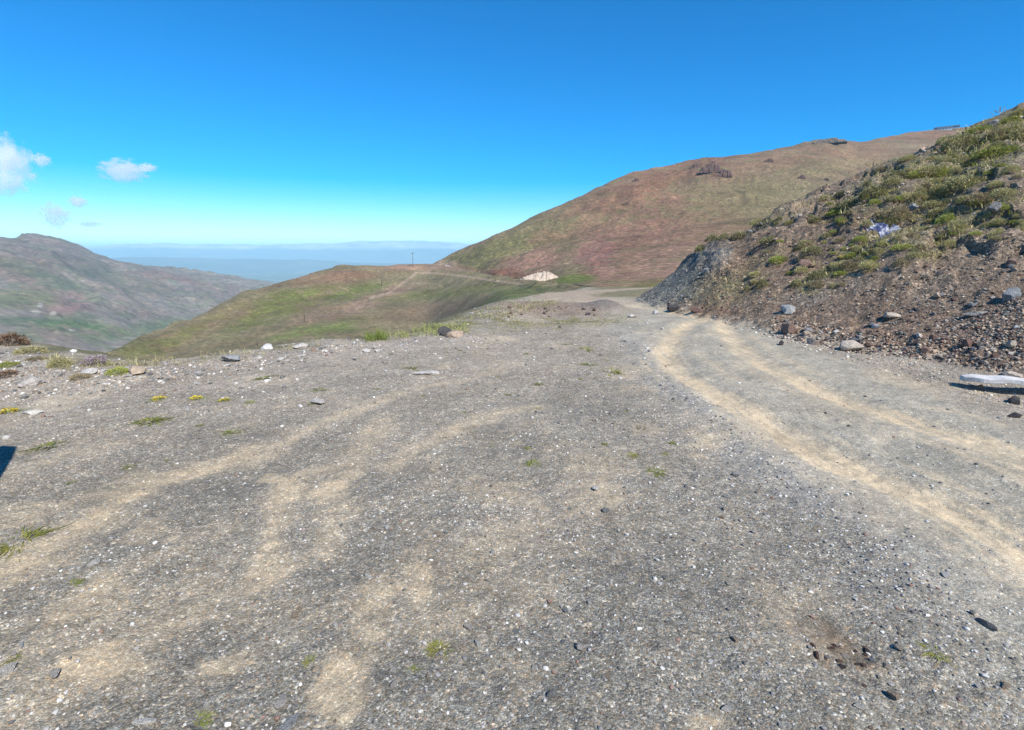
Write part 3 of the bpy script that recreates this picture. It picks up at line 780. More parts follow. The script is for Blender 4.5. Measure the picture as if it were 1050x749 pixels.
# stones one can point to: photo pixel (at the foot), width in px, kind, flatness, label
NAMED = [
    (327, 413, 19, 'pale', .30, 'flat white stone lying alone on the left part of the gravel'),
    (440, 384, 27, 'pale', .16, 'thin pale flat stone half buried in the middle of the gravel'),
    (456, 344, 15, 'dark', .75, 'dark grey angular rock on the grassy far edge of the gravel'),
    (468, 345, 18, 'tan', .40, 'pale tan slab leaning against the dark angular rock at the far edge'),
    (141, 383, 24, 'tan', .62, 'tan pointed boulder among pale stones on the left rim'),
    (33, 396, 19, 'pale', .55, 'white humped stone on the stony rim at far left'),
    (45, 393, 9, 'pale', .55, 'small white stone beside the white humped one at far left'),
    (35, 424, 20, 'pale', .30, 'flat white stone below the rim next to the yellow flowers at the left edge'),
    (237, 370, 20, 'blue', .35, 'flat bluish white stone on the rim left of the tall grass'),
    (310, 357, 16, 'pale', .35, 'pale flat stone on the rim just before the tall grass'),
    (275, 358, 14, 'pale', .40, 'whitish rim stone with the green valley slope right behind it'),
    (92, 383, 16, 'pale', .40, 'pale cracked stone under the purple cushion flowers'),
    (1011, 642, 19, 'grey', .60, 'grey rock casting a dark shadow at the lower right'),
    (567, 714, 11, 'grey', .55, 'small dark grey pebble alone near the bottom centre'),
    (6, 690, 20, 'pale', .50, 'white stone cut by the left edge near the bottom corner'),
    (293, 746, 36, 'blue', .30, 'blue grey slab at the very bottom edge of the gravel'),
    (148, 741, 22, 'pale', .35, 'long white stone at the bottom edge left of the blue grey slab'),
    (287, 722, 18, 'pale', .35, 'broken white stone just above the blue grey slab'),
    (22, 662, 12, 'pale', .4, 'small white stone above the white one at the left edge'),
    (97, 578, 12, 'pale', .4, 'white oval pebble on grey gravel below the yellow green weed at left'),
    (57, 691, 14, 'pale', .35, 'pale flat pebble on the big dusty patch at lower left'),
    (594, 665, 11, 'pale', .6, 'bright white square pebble right of the bottom centre'),
    (490, 661, 9, 'pale', .55, 'white pebble to the right of the green weed with dry stems'),
    (481, 645, 9, 'pale', .6, 'white pebble above and right of the green weed with dry stems'),
    (404, 705, 9, 'pale', .6, 'white pebble below and left of the green weed with dry stems'),
    (377, 592, 9, 'pale', .6, 'white pebble on the edge of the dusty streak left of centre'),
    (753, 654, 10, 'pale', .55, 'white pebble with a notch on dark gravel right of centre'),
    (745, 728, 11, 'pale', .45, 'long white pebble near the bottom right of centre'),
    (1031, 704, 12, 'tan', .6, 'cream round pebble at the lower right corner'),
    (917, 717, 11, 'tan', .6, 'cream pebble on crumbled soil at the lower right'),
    (881, 725, 12, 'pale', .35, 'white flat pebble on dark gravel below the crumbled brown soil'),
    (610, 502, 8, 'pale', .5, 'white pebble below the brightest green weed in mid gravel'),
    (872, 359, 21, 'tan', .48, 'large pale tan stone at the foot of the rubble beside the road'),
    (833, 353, 15, 'tan', .55, 'pale tan stone on the road verge left of the larger tan one'),
    (807, 342, 14, 'red', .75, 'dark reddish block at the near end of the rubble line'),
    (801, 354, 6, 'dark', .9, 'small dark upright stone standing on the road verge'),
    (817, 350, 8, 'dark', .5, 'small dark stone between the tan stone and the red block'),
    (1012, 391, 10, 'tan', .6, 'little stone propping the long pale board'),
    (1040, 413, 12, 'dark', .6, 'black stone on the road verge below the long pale board'),
    (1042, 428, 12, 'dark', .4, 'low dark stone at the right edge below the black one'),
    (1036, 388, 22, 'tan', .35, 'tan flat stone lying behind the long pale board'),
    (647, 326, 9, 'pale', .5, 'pale stone on the little dark heap beside the bend'),
    (672, 322, 7, 'pale', .6, 'white stone on the inside edge of the road bend'),
    (716, 316, 4, 'pale', .7, 'tiny white stone at the foot of the dark bank by the bend'),
]
def hits(L, rmax=60):
    out = hit([q[0] for q in L], [q[1] for q in L], rmax)
    for i, p in enumerate(out):                 # just above a skyline: take the ground right below it
        for dy in (4, 8, 12, 16):
            if p is None or p[3] > 45: p = hit([L[i][0]], [L[i][1]+dy], rmax)[0]
        out[i] = p
    return out
for q, p in zip(NAMED, hits(NAMED)):
    if p is None: continue
    stone_at(p, q[2]*mpp(p), q[3], q[5], None, 'stone', 'stone', q[4], .12 if q[4] > .3 else .25, None, random.uniform(.75, 1.0))
BANKROCKS = [
    (1035, 306, 30, 'blue', .62, 'big pale grey boulder jutting from the scree at the right edge'),
    (1003, 322, 26, 'grey', .40, 'long grey rock casting a dark shadow on the scree'),
    (962, 304, 16, 'tan', .5, 'pale block with a long shadow on the scree above the tan verge stone'),
    (914, 325, 19, 'tan', .35, 'slanting pale splinter of rock above the large tan stone'),
    (808, 320, 17, 'blue', .75, 'light grey block at the foot of the dark bank'),
    (826, 273, 17, 'red', .6, 'reddish rock below a dark cushion shrub on the bare brown bank'),
    (934, 214, 15, 'blue', .6, 'pale weathered boulder by the crumpled sheet'),
    (1022, 215, 22, 'grey', .6, 'grey boulder between dark shrubs on the upper right slope'),
    (1020, 128, 15, 'grey', .6, 'grey rock near the skyline at the upper right'),
    (946, 146, 9, 'tan', .7, 'tan rock on the ridge line below the far building'),
    (962, 154, 14, 'red', .6, 'dark reddish crag just under the ridge line'),
    (735, 264, 9, 'tan', .45, 'pale rock knob on top of the grey slate nose'),
    (724, 279, 8, 'grey', .8, 'blue grey fin of slate on the nose of the bank'),
    (693, 318, 16, 'dark', .6, 'dark slate block at the foot of the nose by the road'),
    (712, 320, 14, 'red', .45, 'brown overhanging clod at the foot of the bank by the bend'),
    (795, 246, 9, 'tan', .5, 'small pinkish rock on bare brown soil high on the bank'),
    (770, 226, 5, 'pale', .7, 'single white rock near the ridge on bare brown soil'),
    (948, 361, 14, 'red', .7, 'brown block among rubble above the pale board'),
    (991, 356, 14, 'red', .6, 'dark red clod in the rubble right of the brown block'),
    (943, 345, 12, 'pale', .55, 'pale stone amid darker rubble above the board'),
]
for q, p in zip(BANKROCKS, hits(BANKROCKS)):
    if p is None: continue
    stone_at(p, q[2]*.85*mpp(p), q[3], q[5], None, 'rock', 'rock', q[4], .34, None, random.uniform(.7, 1.0))

# countable rubble and rim stones: every one its own object
def scatter_px(n, quad, rmax=45):
    """random photo pixels inside a polygon -> ground points"""
    P = np.array(quad, float); lo = P.min(0); hi = P.max(0); out = []
    while len(out) < n:
        x = rng.uniform(lo[0], hi[0]); y = rng.uniform(lo[1], hi[1]); inside = False; j = len(P)-1
        for i in range(len(P)):
            if (P[i, 1] > y) != (P[j, 1] > y) and x < (P[j, 0]-P[i, 0])*(y-P[i, 1])/(P[j, 1]-P[i, 1])+P[i, 0]: inside = not inside
            j = i
        if inside: out.append((x, y))
    return [p for p in hit([q[0] for q in out], [q[1] for q in out], rmax) if p is not None]
def size_px(lo, hi): return lo*(hi/lo)**(random.random()**2.2)
for p in scatter_px(110, [(795, 333), (880, 343), (960, 355), (1050, 345), (1050, 386), (960, 366), (880, 358), (800, 344)]):
    stone_at(p, size_px(3.2, 9)*mpp(p), random.choice(['tan', 'tan', 'red', 'grey', 'grey', 'pale', 'dark']), 'rubble stone in the crowded band between the bank foot and the road', 'rubble along the foot of the bank', 'rock', 'rock', random.choice([.5, .65, .8]), .15)
for p in scatter_px(70, [(880, 335), (1050, 265), (1050, 345), (960, 352)]):
    stone_at(p, size_px(3, 9)*mpp(p), random.choice(['tan', 'grey', 'grey', 'pale', 'red', 'dark']), 'loose stone on the grey scree above the rubble band', 'stones on the scree', 'rock', 'rock', random.choice([.5, .65]), .25)
for p in scatter_px(80, [(0, 375), (70, 372), (140, 376), (240, 366), (320, 358), (400, 350), (400, 358), (300, 372), (200, 395), (90, 405), (0, 410)]):
    stone_at(p, size_px(3.2, 9)*mpp(p), random.choice(['pale', 'pale', 'pale', 'tan', 'grey']), 'pale broken stone among many on the stony left rim', 'pale stones along the left rim', 'stone', 'stone', random.choice([.35, .5]), .18)
for p in scatter_px(70, [(330, 520), (760, 470), (1000, 640), (1050, 749), (180, 749)]):
    stone_at(p, size_px(4.5, 8)*mpp(p), random.choice(['pale', 'pale', 'tan', 'blue']), 'white pebble like many scattered over the near gravel', 'white pebbles on the near gravel', 'stone', 'stone', random.choice([.5, .6]), .25)
for p in scatter_px(28, [(640, 330), (690, 330), (660, 370), (730, 420), (700, 425), (620, 350)]):
    stone_at(p, size_px(2.5, 5)*mpp(p), random.choice(['pale', 'grey', 'pale']), 'small pale stone on the coarse shoulder inside the road bend', 'stones on the road shoulder', 'stone', 'stone', .5, .2)

for p in scatter_px(26, [(500, 326), (530, 311), (600, 313), (640, 322), (600, 328)]):
    stone_at(p, size_px(2.5, 6)*mpp(p), random.choice(['red', 'dark', 'red', 'tan']), 'dark clod or stone on the brown berm before the bend', 'clods on the brown berm', 'stone', 'stone', .6, .2)

for p in scatter_px(22, [(828, 660), (880, 652), (915, 690), (890, 705), (840, 685)]):
    stone_at(p, size_px(4, 10)*mpp(p), random.choice(['red', 'red', 'dark', 'tan']), 'dark clod on the crumbled brown soil at the lower right', 'clods on the crumbled soil', 'stone', 'stone', .5, .25)

# ---------------- gravel: thousands of grains nobody could count
def gravel():
    protos = [rock_shape(3000+i, ICO1, 8, (1, .8, .6), .05) for i in range(14)]
    T1 = ICO1[1]
    VV, TT, CC = [], [], []; off = 0
    bins = [(.0045, .0065, 900), (.0065, .009, 560), (.009, .013, 560), (.013, .018, 240), (.018, .026, 72), (.026, .04, 11), (.04, .06, 3.0), (.06, .10, .8)]
    for lo, hi, dens in bins:
        rmax = min(lo/.0026, 15); r0 = 1.35
        area = .5*R(100)*(rmax**2-r0**2)
        if area <= 0: continue
        n = int(area*dens)
        r = np.sqrt(rng.uniform(r0**2, rmax**2, n)); a = rng.uniform(R(-50), R(50), n)
        x = np.sin(a)*r; y = np.cos(a)*r
        z, zb, zk = H(x, y, True, True)
        _, g, k, gr, dust = paint_near(x, y, z, zb, zk)
        s = side(x, y, RIM)
        rim = np.exp(-((s+.9)/1.3)**2)*(x < 0)
        sh = np.exp(-((x-1.97-.05*np.maximum(y-5, 0))/.34)**2)*sstep(13, 10, y)
        clump = sstep(-.45, .5, fbm(x*1.5, y*1.5, 4, 601))
        keep = (.35+.65*clump)*(1-.86*np.clip(dust*1.2, 0, 1))*(1+1.8*rim+1.6*sh)/1.9
        keep = np.where((k > .3) | (s > .2), 0, keep)
        if lo > .025: keep = keep*np.where(rim > .35, 2.2, np.where(r > 5, .5, .08))
        rc, _ = seg_dist(x, y, ROAD_C)
        keep = keep*np.where(rc < 1.3, .55, 1)
        m = rng.random(n) < keep
        x, y, z = x[m], y[m], z[m]; n = len(x)
        sz = lo*(hi/lo)**rng.random(n)
        kind = rng.random(n); white = .20+.12*rim[m]+.12*sh[m]
        base = np.empty((n, 3))
        v = rng.uniform(.10, .34, n)
        base[:] = v[:, None]*np.array([1.0, .965, .93])
        lt = kind < .36; base[lt] = rng.uniform(.34, .52, lt.sum())[:, None]*np.array([1, .96, .9])
        wh = kind < white; base[wh] = rng.uniform(.46, .70, wh.sum())[:, None]*np.array([1, .97, .91])
        rd = kind > .95; base[rd] = rng.uniform(.8, 1.2, rd.sum())[:, None]*np.array([.24, .15, .12])
        pr = rng.integers(0, len(protos), n); th = rng.uniform(0, 2*np.pi, n)
        for q in range(len(protos)):
            ii = np.where(pr == q)[0]
            if len(ii) == 0: continue
            V = protos[q]; c, s_ = np.cos(th[ii]), np.sin(th[ii])
            w = np.empty((len(ii), len(V), 3))
            w[..., 0] = (V[None, :, 0]*c[:, None]-V[None, :, 1]*s_[:, None])*sz[ii, None]+x[ii, None]
            w[..., 1] = (V[None, :, 0]*s_[:, None]+V[None, :, 1]*c[:, None])*sz[ii, None]+y[ii, None]
            w[..., 2] = (V[None, :, 2]-.20)*sz[ii, None]+z[ii, None]
            VV.append(w.reshape(-1, 3)); CC.append(np.repeat(base[ii], len(V), 0))
            TT.append((T1[None]+(np.arange(len(ii))*len(V))[:, None, None]).reshape(-1, 3)+off); off += len(ii)*len(V)
    me = raw_mesh('gravel', np.concatenate(VV), np.concatenate(TT), False, np.concatenate(CC))
    print('gravel tris', sum(len(t) for t in TT))
    tag(obj('gravel', me, M_GRAIN), kind='stuff')
M_GRAIN = mat_col('gravel_grains', .9, .12, 120)
gravel()

def rubble():
    """small debris of the bank, too many to count"""
    protos = [rock_shape(3300+i, ICO1, 9, (1, .8, .65), .08) for i in range(12)]; T1 = ICO1[1]
    zonesP = [([(790, 326), (880, 338), (960, 345), (1050, 300), (1050, 388), (960, 370), (870, 362), (790, 346)], 4600, .7, 3.8, ['tan', 'red', 'red', 'grey', 'dark', 'tan']),
              ([(860, 320), (1050, 230), (1050, 330), (930, 345)], 1500, .8, 3.2, ['grey', 'red', 'tan', 'grey', 'dark']),
              ([(690, 318), (760, 322), (830, 335), (900, 300), (800, 240), (700, 290)], 1000, .7, 3, ['red', 'red', 'grey', 'tan']),
              ([(730, 325), (860, 356), (1050, 395), (1050, 420), (900, 380), (760, 340)], 900, .7, 3.0, ['grey', 'tan', 'pale']),
              ([(650, 310), (700, 322), (740, 262), (690, 282)], 500, .7, 3, ['blue', 'grey', 'dark']),
              ([(0, 358), (40, 366), (105, 378), (140, 380), (240, 369), (380, 350), (380, 356), (240, 384), (120, 402), (0, 412)], 1000, 1.0, 4.5, ['pale', 'tan', 'grey', 'grey', 'tan', 'PALE']),
              ([(1050, 110), (940, 150), (760, 240), (900, 300), (1050, 230)], 900, .8, 4, ['grey', 'red', 'tan'])]
    VV, TT, CC = [], [], []; off = 0
    for poly, n, lo, hi, cl in zonesP:
        for p in scatter_px(n, poly):
            V = protos[random.randrange(len(protos))]; s = size_px(lo, hi)*mpp(p); a = random.uniform(0, 6.28)
            c, sn = math.cos(a), math.sin(a)
            w = np.stack([(V[:, 0]*c-V[:, 1]*sn)*s+p[0], (V[:, 0]*sn+V[:, 1]*c)*s+p[1], (V[:, 2]-.22)*s+p[2]], 1)
            VV.append(w); TT.append(T1+off); off += len(V)
            kk = random.choice(cl); b = np.array(random.choice(PAL[kk.lower()]))*(random.uniform(.55, 1.1) if 'PALE' in cl else random.uniform(.7, 1.25)*np.array([1, .98, .92]))
            CC.append(np.tile(b, (len(V), 1)))
    tag(obj('rubble', raw_mesh('rubble', np.concatenate(VV), np.concatenate(TT), False, np.concatenate(CC)), M_GRAIN), kind='stuff')
rubble()

# ================================================================== plants
def blades(n, rad, h, w, lean, cols, seed, centre_pow=.6, flat_=0.0):
    g = np.random.default_rng(seed)
    a = g.uniform(0, 2*np.pi, n); r = rad*g.random(n)**centre_pow
    bx, by = np.cos(a)*r, np.sin(a)*r
    d = a + g.normal(0, .7, n); L = h*g.uniform(.5, 1.1, n); le = lean*g.uniform(.3, 1.3, n)*(.35+r/rad)
    ux, uy = np.cos(d), np.sin(d); sx, sy = -uy, ux
    ww = w*g.uniform(.6, 1.2, n)
    def pt(t, k):
        hz_ = L*t*(1-.35*le*t); ho = L*le*t*t*.9 + L*le*.25*t
        return np.stack([bx+ux*ho+sx*ww*k, by+uy*ho+sy*ww*k, np.maximum(hz_*(1-flat_), .004)], 1)
    P = np.stack([pt(0, -.5), pt(0, .5), pt(.5, -.42), pt(.5, .42), pt(1, -.06), pt(1, .06)], 1)
    P[:, :2, 2] = -.01
    V = P.reshape(-1, 3); o = np.arange(n)[:, None]*6
    Q = np.concatenate([o+np.array([[0, 1, 3, 2]]), o+np.array([[2, 3, 5, 4]])])
    cc = np.array(cols)[g.integers(0, len(cols), n)]*g.uniform(.75, 1.25, (n, 1))
    return V, Q, np.repeat(cc, 6, 0)
def leaves(n, rx, rz, size, cols, seed, top=None, topcols=None, asp=.45):
    """a low dome filled with small leaf faces"""
    g = np.random.default_rng(seed)
    th = g.uniform(0, 2*np.pi, n); cz = g.uniform(0, 1, n); sr = np.sqrt(1-cz*cz)
    rad = g.uniform(.55, 1.0, n)**.5
    lump = 1+.28*gnoise(np.cos(th)*sr*2.3+seed, np.sin(th)*sr*2.3+cz*2, seed)+.16*gnoise(np.cos(th)*sr*6, np.sin(th)*sr*6+cz*4, seed+3)
    P = np.stack([np.cos(th)*sr*rx, np.sin(th)*sr*rx, cz*rz], 1)*(rad*lump)[:, None]
    N = np.stack([np.cos(th)*sr/rx, np.sin(th)*sr/rx, cz/rz], 1); N /= np.linalg.norm(N, axis=1, keepdims=True)
    D = N + g.normal(0, .55, (n, 3)); D /= np.linalg.norm(D, axis=1, keepdims=True)
    Sd = np.cross(D, g.normal(size=(n, 3))); Sd /= np.linalg.norm(Sd, axis=1, keepdims=True)
    s = size*g.uniform(.6, 1.3, (n, 1))
    V = np.stack([P-Sd*s*asp*.5, P+D*s*.5-Sd*s*asp*.5*.9, P+D*s, P+D*s*.5+Sd*s*asp*.5], 1)
    V[..., 2] = np.maximum(V[..., 2], -.03)
    cc = np.array(cols)[g.integers(0, len(cols), n)]*g.uniform(.7, 1.3, (n, 1))
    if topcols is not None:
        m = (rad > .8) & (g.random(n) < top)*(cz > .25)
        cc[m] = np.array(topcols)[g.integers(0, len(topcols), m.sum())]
    return V.reshape(-1, 3), np.arange(4*n).reshape(-1, 4), np.repeat(cc, 4, 0)
def leaf_mesh(name, data):
    V, Q, c = data; me = raw_mesh(name, V, Q, False, c); me.materials.append(M_LEAF); return me
G1 = [(0.330, 0.374, 0.113), (0.452, 0.461, 0.148), (0.260, 0.313, 0.096)]; O1 = [(0.438, 0.411, 0.193), (0.578, 0.525, 0.263), (0.333, 0.324, 0.149)]; D1 = [(0.463, 0.389, 0.232), (0.359, 0.299, 0.179), (0.269, 0.224, 0.135)]; B1 = [(0.122, 0.114, 0.064), (0.157, 0.143, 0.079), (0.100, 0.094, 0.057)]; Y1 = [(0.429, 0.415, 0.086), (0.315, 0.358, 0.072), (0.515, 0.472, 0.129)]
SHRUB = {'olive': [leaf_mesh('shrub', leaves(2600, .5, .36, .062, O1+D1[:1], 40+i)) for i in range(3)],
         'green': [leaf_mesh('shrub', leaves(2600, .5, .32, .062, G1+Y1[:1], 50+i)) for i in range(3)],
         'dry': [leaf_mesh('shrub', leaves(2600, .5, .34, .06, D1, 60+i)) for i in range(2)],
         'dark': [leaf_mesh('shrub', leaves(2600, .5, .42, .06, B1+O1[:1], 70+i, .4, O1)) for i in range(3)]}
GW = [tuple(v*.62 for v in q) for q in G1]; YW = [tuple(v*.72 for v in q) for q in Y1]
WEED = {'green': [leaf_mesh('weed', blades(110, .28, .34, .045, 1.5, GW+YW[1:2], 80+i, .7)) for i in range(3)],
        'yellow': [leaf_mesh('weed', blades(130, .30, .30, .05, 1.6, YW+GW[:1], 84+i, .7)) for i in range(3)],
        'brown': [leaf_mesh('weed', blades(90, .34, .20, .04, 1.8, [(.16, .12, .06), (.20, .17, .07), (.13, .13, .05)], 88+i, .8)) for i in range(2)],
        'grass': [leaf_mesh('grass_tuft', blades(150, .22, .9, .030, .8, GW+[(.30, .27, .12)], 92+i, .6)) for i in range(2)]}
def plant(p, width, me, name, cat, label, group=None, hs=1.0, sink=.03):
    o = obj(name, me); s = width
    o.scale = (s*random.uniform(.9, 1.15), s*random.uniform(.85, 1.1), s*hs); o.rotation_euler = (0, 0, random.uniform(0, 6.28))
    o.location = (p[0], p[1], p[2]-sink*s)
    return tag(o, label, cat, group)
# weeds one can point to
WEEDS = [(673, 484, 20, 'green', 'bright green weed in mid gravel left of the road'), (663, 440, 26, 'brown', 'brown flattened weed on a dusty spot beside the road shoulder'), (647, 467, 13, 'yellow', 'yellow green weed above the bright green one'),
         (689, 455, 11, 'green', 'small green weed right of the brown flattened one'), (451, 664, 27, 'yellow', 'green weed with dry stems in the near gravel at bottom centre'),
         (22, 553, 44, 'yellow', 'broad yellow green weed at the left edge'), (76, 598, 16, 'green', 'small dark green weed on dusty gravel at lower left'), (89, 633, 18, 'brown', 'withered weed between two dusty patches at lower left'),
         (203, 740, 26, 'green', 'green weed cut by the bottom edge left of the blue grey slab'), (11, 676, 14, 'green', 'little green weed above the white stone at the left edge'), (317, 676, 14, 'yellow', 'pale yellow green weed left of the green weed with dry stems'),
         (960, 670, 20, 'yellow', 'thin yellow green weed below the grey rock at lower right'), (547, 475, 16, 'green', 'dark green weed flat on the gravel at picture centre'), (520, 405, 9, 'green', 'small dark weed in the middle of the far gravel'),
         (577, 418, 17, 'brown', 'dry brown weed with green tips below the road bend'), (553, 394, 10, 'green', 'little green weed left of the road shoulder'), (329, 400, 17, 'green', 'olive weed on gravel above the flat white stone'),
         (154, 432, 30, 'yellow', 'long yellow green weed patch on the left gravel'), (239, 443, 18, 'green', 'dark green low weed right of the long yellow one'), (50, 458, 34, 'green', 'wide flat olive weed near the dark shadow at the left'),
         (133, 478, 14, 'green', 'faint green weed above the dusty streak at left'), (74, 495, 9, 'green', 'tiny green weed on the left gravel below the wide olive one'), (204, 436, 11, 'yellow', 'tiny yellowish weed between the long and the dark one'),
         (171, 472, 9, 'green', 'tiny green weed right at the start of the dusty streak'), (626, 381, 24, 'yellow', 'yellowish weed patch on the shoulder inside the road bend'), (605, 374, 16, 'green', 'green weed left of the yellowish patch inside the road bend'),
         (600, 358, 18, 'yellow', 'pale green weed at the far edge of the gravel by the bend'), (424, 687, 12, 'green', 'faint seedling below the green weed with dry stems'), (258, 413, 14, 'yellow', 'yellow green weed at the right end of the yellow flower row'),
         (423, 377, 16, 'green', 'grey green weed above the thin pale flat stone'), (270, 388, 16, 'green', 'olive weed on the stony rim before the grassy slope'), (284, 385, 12, 'brown', 'brownish weed next to the olive one on the rim')]
for q, p in zip(WEEDS, hits(WEEDS)):
    if p is None: continue
    flat_ = random.uniform(.25, .40) if q[0] != 451 else .6
    plant(p, q[2]*mpp(p)*1.0, random.choice(WEED[q[3]]), 'weed', 'weed', q[4], None, flat_)
for p in scatter_px(36, [(420, 355), (600, 345), (660, 400), (700, 470), (480, 460), (260, 400), (330, 372)]):
    plant(p, size_px(5, 10)*mpp(p), random.choice(WEED[random.choice(['green', 'green', 'yellow', 'brown'])]), 'weed', 'weed', 'tiny weed among several dotted over the far gravel', 'tiny weeds on the far gravel', .35)
# yellow flowers: leaves and blossoms are parts
def flower_clump(p, width, label, cols=((.75, .55, .03), (.80, .64, .08)), hs=.5, group=None, foliage=G1):
    t = empty('flower_clump', (p[0], p[1], p[2]), random.uniform(0, 6.28)); t.scale = (width, width, width*hs)
    tag(t, label, 'flower', group)
    obj('foliage', leaf_mesh('foliage', blades(70, .4, .45, .06, 1.4, foliage, random.randrange(999), .7)), None, t)
    V, Q, c = leaves(170, .44, .5, .11, cols, random.randrange(999), asp=.9); V = V[np.repeat(V.reshape(-1, 4, 3)[:, 0, 2] > .12, 4)]; k = len(V)//4
    obj('blossom', leaf_mesh('blossom', (V, np.arange(4*k).reshape(-1, 4), np.tile(np.array(cols)[np.arange(k) % len(cols)][:, None], (1, 4, 1)).reshape(-1, 3))), None, t)
FL = [(163, 410, 14, 'yellow flower clump on gravel, leftmost of the four in the row'), (201, 409, 12, 'brightest yellow flower clump in the row on the left gravel'), (230, 411, 11, 'pale yellow flower clump third in the row'), (9, 423, 18, 'yellow flowers at the left edge beside a flat white stone')]
for q, p in zip(FL, hits(FL)): flower_clump(p, q[2]*mpp(p), q[3])
q = (800, 270, 9, 'yellow flower spot on the bare brown bank'); q = (864, 265, 9, q[3]); flower_clump(hits([q])[0], q[2]*mpp(hits([q])[0]), 'yellow flower clump on the bank at the edge of the green growth', hs=.7)
# cushions on the left rim
CUSH = [(10, 353, 34, 'rust', .42, 'rust brown cushion plant on the rim at the left edge'), (32, 362, 26, 'olive', .35, 'olive cushion plant beside the rust brown one'), (62, 376, 24, 'olive', .55, 'olive grass cushion on the rim left of the purple flowers'),
        (98, 374, 26, 'purple', .45, 'purple flowering cushion on the rim'), (121, 383, 20, 'green', .5, 'bright green tuft beside the tan pointed boulder'), (7, 386, 26, 'rust', .3, 'reddish low cushion below the rust brown one'), (82, 388, 20, 'dry', .35, 'dry brown cushion among pale stones below the purple flowers'), (8, 376, 24, 'green', .3, 'faded green cushion between two reddish ones at the left edge'), (37, 369, 20, 'dry', .25, 'straw coloured flat cushion under the olive one')]
SHRUB['rust'] = [leaf_mesh('shrub', leaves(1500, .5, .4, .08, [(.23, .145, .095), (.19, .125, .08), (.27, .19, .125)], 75))]
SHRUB['purple'] = [leaf_mesh('shrub', leaves(1500, .5, .4, .08, O1, 76, .9, [(.42, .32, .40), (.50, .41, .46)]))]
for q, p in zip(CUSH, hits(CUSH)):
    if p is None: continue
    plant(p, q[2]*.88*mpp(p), random.choice(SHRUB[q[3]]), 'cushion_plant', 'cushion plant', q[5], None, q[4]/.36*.8)
# shrubs on the bank one can point to
BSH = [(918, 222, 34, 'dry', .9, 'brown topped cushion shrub overhanging the crumpled sheet'), (1022, 158, 48, 'green', .55, 'large green shrub at the right edge high on the slope'), (990, 192, 42, 'olive', .8, 'olive shrub with a deep shadow in the middle of the upper slope'),
       (955, 178, 30, 'olive', .8, 'olive shrub on the slope below the red crag'), (985, 150, 36, 'olive', .9, 'rounded olive shrub under the ridge line'), (1005, 134, 26, 'green', .55, 'green shrub on the ridge line near the right edge'), (1040, 124, 30, 'green', .5, 'bright green shrub topmost at the right edge'),
       (896, 200, 28, 'dark', .8, 'dark shrub casting a long shadow left of the brown topped one'), (872, 214, 28, 'dark', .8, 'dark shrub on bare soil with a slanting shadow'), (845, 206, 24, 'olive', .7, 'olive shrub close under the ridge left of the dark ones'), (857, 220, 22, 'green', .7, 'greenish shrub among dark ones under the ridge'),
       (790, 248, 26, 'dark', .55, 'dark flat shrub on the bare brown bank'), (848, 243, 13, 'olive', .9, 'small round shrub alone on bare brown soil'), (832, 259, 24, 'dark', .7, 'dark shrub above the reddish rock'), (826, 250, 16, 'olive', .7, 'small olive shrub above the dark one'), (862, 247, 15, 'dry', .7, 'little dry shrub right of the small round one'),
       (928, 254, 26, 'green', .5, 'bright green low shrub below the crumpled sheet'), (960, 212, 26, 'olive', .7, 'olive shrub right of the crumpled sheet'), (1005, 205, 30, 'dry', .7, 'dry brown shrub beside the grey boulder'), (942, 202, 20, 'olive', .7, 'olive shrub just above the pale weathered boulder'),
       (757, 228, 16, 'dark', .9, 'dark shrub on the ridge line above the brown slope'), (730, 243, 14, 'dark', 1., 'dark bush on the ridge line above the slate nose'), (718, 252, 12, 'dark', 1., 'dark bush lowest in the row down the slate nose'), (742, 237, 13, 'dark', 1., 'dark bush third in the row on the ridge'), (716, 258, 9, 'dark', 1.1, 'tiny round bush at the end of the ridge row'), (776, 225, 18, 'olive', .7, 'olive bush on the ridge right of the dark row')]
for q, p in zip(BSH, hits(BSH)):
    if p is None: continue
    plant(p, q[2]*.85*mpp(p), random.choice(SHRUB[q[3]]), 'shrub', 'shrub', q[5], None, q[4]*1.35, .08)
for lab, grp, poly, n, kinds, lo, hi in [
        ('low shrub among many on the green upper slope', 'shrubs on the upper slope', [(1050, 112), (940, 158), (870, 190), (930, 225), (1050, 215)], 80, ['olive', 'green', 'olive', 'olive', 'dry', 'dark'], 8, 22),
        ('cushion shrub among several on the bare brown part of the bank', 'shrubs on the bare bank', [(880, 192), (760, 240), (760, 300), (850, 290), (930, 225)], 70, ['olive', 'dark', 'dry', 'green', 'dark', 'olive'], 6, 17),
        ('low yellow green plant in the green band across the bank', 'plants in the green band', [(825, 292), (860, 262), (960, 225), (1050, 210), (1050, 240), (950, 262), (860, 298)], 60, ['green', 'olive', 'olive', 'dry'], 8, 20)]:
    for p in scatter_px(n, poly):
        plant(p, size_px(lo, hi)*mpp(p), random.choice(SHRUB[random.choice(kinds)]), 'shrub', 'shrub', lab, grp, random.uniform(.9, 1.6), .08)

